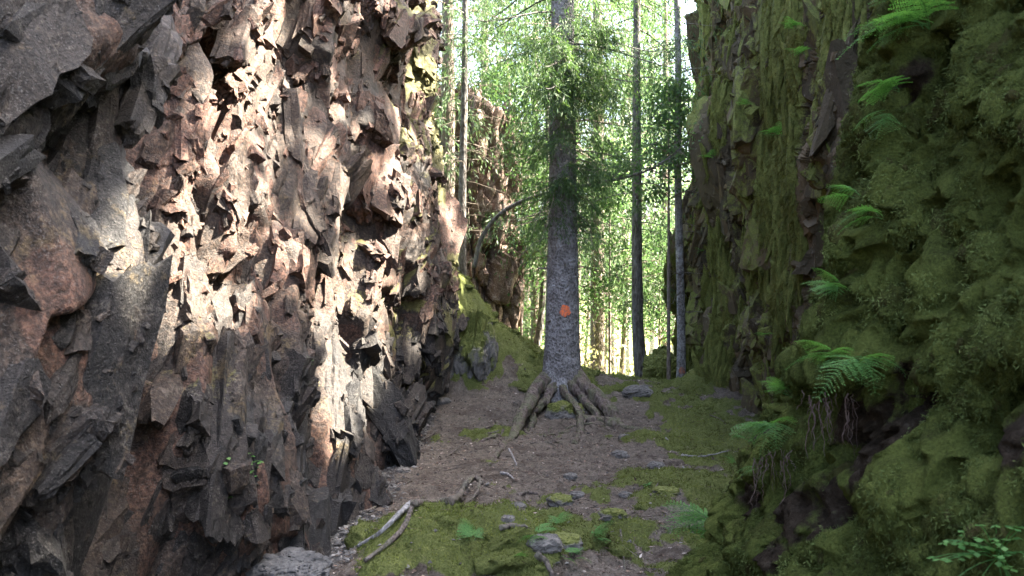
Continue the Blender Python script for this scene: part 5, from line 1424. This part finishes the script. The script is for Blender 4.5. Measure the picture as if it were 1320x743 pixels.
STICKS = [([(382, 703), (405, 680), (428, 660)], .008, "straight thin stick leaning along the gravel by the cliff foot"), ([(444, 668), (478, 660), (505, 636), (530, 620)], .012, "long dark root-like stick across the litter left of the fallen branch"),
          ([(530, 575), (548, 568), (562, 558)], .012, "dark stick near the undercut at the cliff's far end"), ([(878, 590), (905, 592), (938, 587)], .011, "straight dead stick on the moss by the right cliff"),
          ([(858, 570), (872, 580), (884, 592)], .009, "short dark stick ending beside the straight dead stick"), ([(880, 603), (890, 610), (902, 616)], .008, "pale thin stick below the straight dead stick"),
          ([(645, 692), (662, 690), (680, 694)], .018, "short dark log piece between the moss cushions in front"), ([(668, 640), (682, 637), (694, 640)], .018, "short mossy stick on the litter above the fallen branch"),
          ([(656, 582), (662, 592), (666, 602)], .012, "short white stripped stick left of the spruce's front root"), ([(646, 610), (655, 614), (662, 620)], .014, "curled pale strip of bark on the litter"),
          ([(684, 574), (705, 572), (722, 578)], .010, "crooked dark stick on the litter in front of the roots"), ([(800, 690), (803, 712), (806, 740)], .007, "thin dark root running down the trodden path"),
          ([(770, 676), (790, 668), (800, 664)], .008, "thin stick crossing the path's mossy edge"), ([(838, 640), (848, 630), (852, 622)], .007, "small upright-lying twig among the stones right of the path"),
          ([(690, 722), (705, 738), (716, 752)], .022, "dark rotten stick at the bottom edge below the small ferns"), ([(884, 720), (892, 732), (902, 742)], .007, "pale curved twig at the foot of the near bank"),
          ([(700, 610), (716, 618), (730, 630)], .006, "thin twig lying diagonally on the bare litter"), ([(560, 610), (580, 606), (606, 600)], .006, "thin twig on the litter midway to the cliff"),
          ([(915, 540), (930, 548), (944, 560)], .007, "thin twig on the moss under the brown cliff"), ([(575, 590), (590, 582), (600, 570)], .009, "mossy root surfacing left of the spruce")]
for k, (pix, rad, lb) in enumerate(STICKS):
    stick(pix, rad, lb, M_dead if any(s in lb for s in ("pale", "white", "straight")) else M_stick, seed=k)

# ------------------------------------------------------------------ ferns
def frond_mesh(seed, L=0.3, pairs=13, wide=0.42, droop=0.28):
    """one frond: a curved stalk with tapering rows of toothed leaflets; grows along +X, arching"""
    rn = np.random.default_rng(seed)
    n = 24; t = np.linspace(0, 1, n)
    ax = np.stack([L * t, 0 * t, L * (0.30 * t - (0.30 + droop) * t ** 2.2)], 1)
    O = []; D = []; LL = []; W = []; SD = []
    for k in range(pairs):
        u = 0.24 + 0.74 * (k / (pairs - 1)) ** 0.9
        b = np.array([np.interp(u, t, ax[:, c]) for c in range(3)])
        pl = L * wide * (1 - ((u - 0.24) / 0.78)) ** 0.85 + 0.008
        for sgn in (-1, 1):
            d = unit(np.array([0.45, sgn * 1.0, -0.18 + 0.1 * rn.normal()])); m = max(3, int(pl / 0.0085))
            for q in range(m):
                f = (q + 0.3) / m
                o = b + d * pl * f + np.array([0, 0, -0.25]) * pl * f * f
                ll = (0.0085 * (1 - 0.7 * f) + 0.004) * (L / 0.3) * (0.5 + 0.8 * pl / (L * wide))
                for s2 in (-1, 1):
                    dd = unit(d * 0.75 + np.array([0.9 * s2, -0.25 * sgn * s2 * 0, 0.0]) + 0.12 * rn.normal(size=3))
                    O.append(o); D.append(dd); LL.append(ll); W.append(ll * 0.62); SD.append(unit(np.cross(dd, np.array([0.05 * rn.normal(), 0.05 * rn.normal(), 1.0]))))
            O.append(b + d * pl * 0.9 + np.array([0, 0, -0.2 * pl])); D.append(d); LL.append(0.016); W.append(0.006); SD.append(unit(np.cross(d, np.array([0, 0, 1.0]))))
    O = np.array(O); m = len(O)
    side = np.array(SD); D = np.array(D); LL = np.array(LL)[:, None]; W = np.array(W)[:, None]
    mid = O + D * LL * 0.45
    Vb = np.stack([O, mid + side * W * 0.5, O + D * LL, mid - side * W * 0.5], 1).reshape(-1, 3)
    Fb = np.arange(m * 4).reshape(m, 4)
    V, F = tube_arrays(ax, 0.0022 * (1 - 0.7 * t) * L / 0.3, 4, cap=False)
    Vc = np.vstack([Vb, V]); Fc = np.vstack([Fb, F + len(Vb)])
    r = np.concatenate([np.repeat(np.clip(0.5 + 0.28 * rn.normal(size=m), 0, 1), 4), np.full(len(V), 0.2)])
    return raw_mesh("frond", Vc, Fc, {"rnd": r})
FR = [frond_mesh(s, 0.30, p, w_, d) for s, p, w_, d in ((1, 13, .42, .28), (2, 12, .46, .18), (3, 14, .38, .42), (4, 11, .5, .10))]
for me in FR: me.materials.append(M_fern)
def fern(c, size, az, spread, n, label, tilt=0.25, group=None, seed=0):
    """fronds of length size fanning about azimuth az (radians, 0 = +X)"""
    rn = np.random.default_rng(1200 + seed); size = size * (0.85 + 0.3 * ((seed * 0.618) % 1.0))
    t = thing("fern", label, "fern", c, group="ferns on the rocks and ground")
    for k in range(n):
        o = link("frond", FR[rn.integers(0, 4)], None, t)
        a = az + spread * ((k + 0.5) / n - 0.5) + rn.normal() * 0.15
        s = size / 0.30 * rn.uniform(0.72, 1.12)
        o.rotation_euler = (rn.normal() * 0.25, -tilt + rn.normal() * 0.22, a); o.scale = (s, s, s)
        o.location = tuple(rn.normal(size=3) * 0.012)
    return t
PI = math.pi
def on(face, px, py, out=0.06):
    i, j = face.at(px, py); return face.G[i, j] + face.Nd[i, j] * out
FERNS = [(bank, 1190, 40, .36, -2.9, 2.2, 7, 0.3, "large bright fern crowning the mossy bank at the top of the view"), (bank, 1180, 5, .30, 2.9, 2.0, 5, 0.5, "upright fern cut by the top edge above the large bright fern"),
         (bank, 1165, 112, .20, -2.8, 1.2, 4, 0.0, "bluish fern hanging just under the large bright fern"), (bank, 1152, 152, .17, -2.4, 0.9, 3, -0.6, "small fern drooping straight down the bank's edge"),
         (bank, 1140, 285, .16, 3.0, 1.6, 4, 0.2, "dim fern at mid height on the bank's edge"), (bank, 1122, 262, .15, 2.6, 1.4, 3, 0.35, "small dark fern above the dim mid-height fern"),
         (bank, 1100, 385, .15, 3.1, 2.2, 6, 0.45, "little upright fern on the shoulder of the bank"), (bank, 1090, 462, .18, -2.6, 2.8, 7, 0.2, "wide fern spreading on the ledge above the dangling roots"),
         (bank, 1120, 470, .20, -1.6, 1.4, 5, 0.0, "fern leaning forward beside the wide ledge fern"), (bank, 1012, 556, .20, -2.7, 2.6, 8, 0.2, "bright fern on the lower ledge reaching over the path"),
         (bank, 1030, 510, .15, 3.0, 1.4, 4, 0.3, "small fern tucked above the lower ledge's bright fern"), (bank, 985, 600, .13, -2.9, 0.9, 2, 0.0, "single leafy frond beside the lower ledge"),
         (right, 1030, 42, .20, -2.3, 1.6, 4, 0.4, "small fern high on the brown cliff near the top edge"), (right, 1002, 178, .24, -2.2, 1.8, 5, 0.4, "yellowish fern halfway up the brown cliff"),
         (right, 962, 135, .16, -2.2, 1.6, 3, 0.3, "tiny fern in a crack of the brown cliff"), (right, 918, 205, .25, -2.4, 1.8, 4, 0.4, "fern near the far edge of the brown cliff"),
         (right, 1040, 70, .16, -2.2, 1.2, 3, 0.2, "tiny fern under the high small fern on the brown cliff"), (right, 905, 325, .18, -2.3, 1.5, 3, 0.4, "small fern low on the far edge of the brown cliff"),
         (right, 990, 435, .16, -2.2, 1.5, 3, 0.2, "small fern low down on the brown cliff above the dark hole")]
for k, (face, px, py, size, az, sp, n, tilt, lb) in enumerate(FERNS):
    fern(on(face, px, py), size, az, sp, n, lb, tilt, seed=k)
GF = [(925, 690, .36, -2.9, 1.6, 7, 0.15, "large pale fern spreading from the foot of the bank over the path's edge"), (945, 610, .16, 2.4, 1.0, 2, 1.0, "lone upright frond standing by the foot of the bank"),
      (606, 712, .15, 1.8, 1.6, 4, 0.7, "small upright fern on the front moss cushion below the fallen branch"), (700, 704, .17, 2.6, 3.6, 7, 0.3, "fern clump beside the round stone on the front cushion"),
      (722, 682, .17, 1.2, 1.6, 4, 0.35, "fern leaning back on the cushion behind the round stone"), (762, 700, .14, 0.6, 2.2, 5, 0.35, "small fern at the right end of the front cushion by the path"),
      (735, 728, .11, 0.3, 4.5, 5, 0.4, "low leafy fern at the bottom of the front cushion"), (662, 735, .12, 0.5, 4.5, 5, 0.4, "tiny fern at the bottom edge of the front cushion"), (962, 570, .16, 3.0, 1.5, 3, 0.2, "small fern low on the moss left of the lower ledge")]
for k, (px, py, size, az, sp, n, tilt, lb) in enumerate(GF):
    x, y = gpt(px, py); fern((x, y, float(ground_z(np.array(x), np.array(y))) + 0.02), size, az, sp, n, lb, tilt, seed=40 + k)

# round-leaved plant in the bottom right corner and small green plants on the rocks
def leafy_plant(c, R, n, seed, label, nrm=(0, 0, 1), L=(.018, .032)):
    rn = np.random.default_rng(1300 + seed); t = thing("leafy_plant", label, "plant", c, group="small broad-leaved plants")
    nrm = np.array(nrm); st = []; O = []; D = []; SD = []
    for k in range(n):
        d = unit(nrm * 1.0 + rn.normal(size=3) * 0.75); l = R * rn.uniform(0.4, 1.1); p = d[None] * (l * np.linspace(0, 1, 5))[:, None] + np.array([0, 0, -0.35 * l])[None] * (np.linspace(0, 1, 5) ** 2)[:, None]
        st.append(tube_arrays(p, 0.0014, 4, cap=False))
        a0_ = rn.random() * 6.28
        for q in range(3):
            a = a0_ + q * 2.094; dd = unit(np.array([math.cos(a), math.sin(a), -0.25 + 0.2 * rn.normal()]))
            O.append(p[-1]); D.append(dd); SD.append(unit(np.cross(dd, np.array([0, 0, 1.0]))))
    V, F = merge(st); link("stems", raw_mesh("stems", V, F, {"rnd": np.full(len(V), 0.3)}), M_fern, t)
    ll = rn.uniform(*L, size=len(O)); link("leaves", blades("leaves", np.array(O), np.array(D), ll, ll * 0.95, side=np.array(SD)), M_fern, t)
leafy_plant(on(bank, 1285, 725, 0.0), 0.16, 55, 1, "round-leaved green plant on the moss in the bottom right corner", (-0.3, -0.5, 1), (.016, .028))
leafy_plant(on(bank, 1255, 700, 0.0), 0.09, 22, 2, "smaller round-leaved plant just above the corner plant", (-0.4, -0.5, 1), (.014, .024))
for k, (px, py, R, n, lb) in enumerate([(283, 590, .10, 14, "small green plant in a crack low on the left cliff"), (318, 602, .12, 18, "larger green plant beside the crack on the left cliff"), (296, 640, .07, 8, "tiny plant in the dark lower part of the left cliff"), (395, 462, .07, 8, "tiny plant beside the sunlit strip of the left cliff")]):
    i, j = left.at(px, py); leafy_plant(left.G[i, j], R, n, 10 + k, lb, left.Nd[i, j] + np.array([0, 0, 0.6]), (.018, .03))
x, y = gpt(905, 735); leafy_plant((x, y, float(ground_z(np.array(x), np.array(y)))), .08, 14, 20, "tiny green plant at the bank's foot near the bottom edge")
x, y = gpt(835, 632); leafy_plant((x, y, float(ground_z(np.array(x), np.array(y)))), .06, 9, 21, "tiny green plant among the mossy stones right of the path")

# ------------------------------------------------------------------ roots dangling under the moss ledges
def hanging(px, py, w_, h_, n, seed, label):
    rn = np.random.default_rng(1400 + seed); i, j = bank.at(px, py); c = bank.G[i, j] + bank.Nd[i, j] * 0.05
    c = c + np.array([-0.03, -0.05, 0.0])
    parts = []
    for k in range(n):
        o = np.array([rn.uniform(-w_, w_) * 0.8, rn.uniform(-w_, w_) * 0.6, rn.uniform(0, 0.05)]); l = h_ * rn.uniform(0.25, 1.1); t = np.linspace(0, 1, 12)
        p = o[None] + np.array([0, 0, -1.0])[None] * (l * t)[:, None] + np.cumsum(rn.normal(size=(12, 3)) * 0.006, 0) * np.array([1, 1, 0.2])
        parts.append(tube_arrays(p, rn.uniform(.0012, .0032) * (1 - 0.6 * t), 5))
    V, F = merge(parts); o = link("hanging_roots", tidy("hanging_roots", V, F), M_hang); o.location = tuple(c); o['label'] = label; o['category'] = "roots"; o['kind'] = 'stuff'
hanging(1092, 505, .17, .26, 22, 1, "tangle of thin roots dangling under the wide fern's ledge")
hanging(1003, 597, .12, .22, 18, 2, "reddish thin roots dangling under the lower mossy ledge")
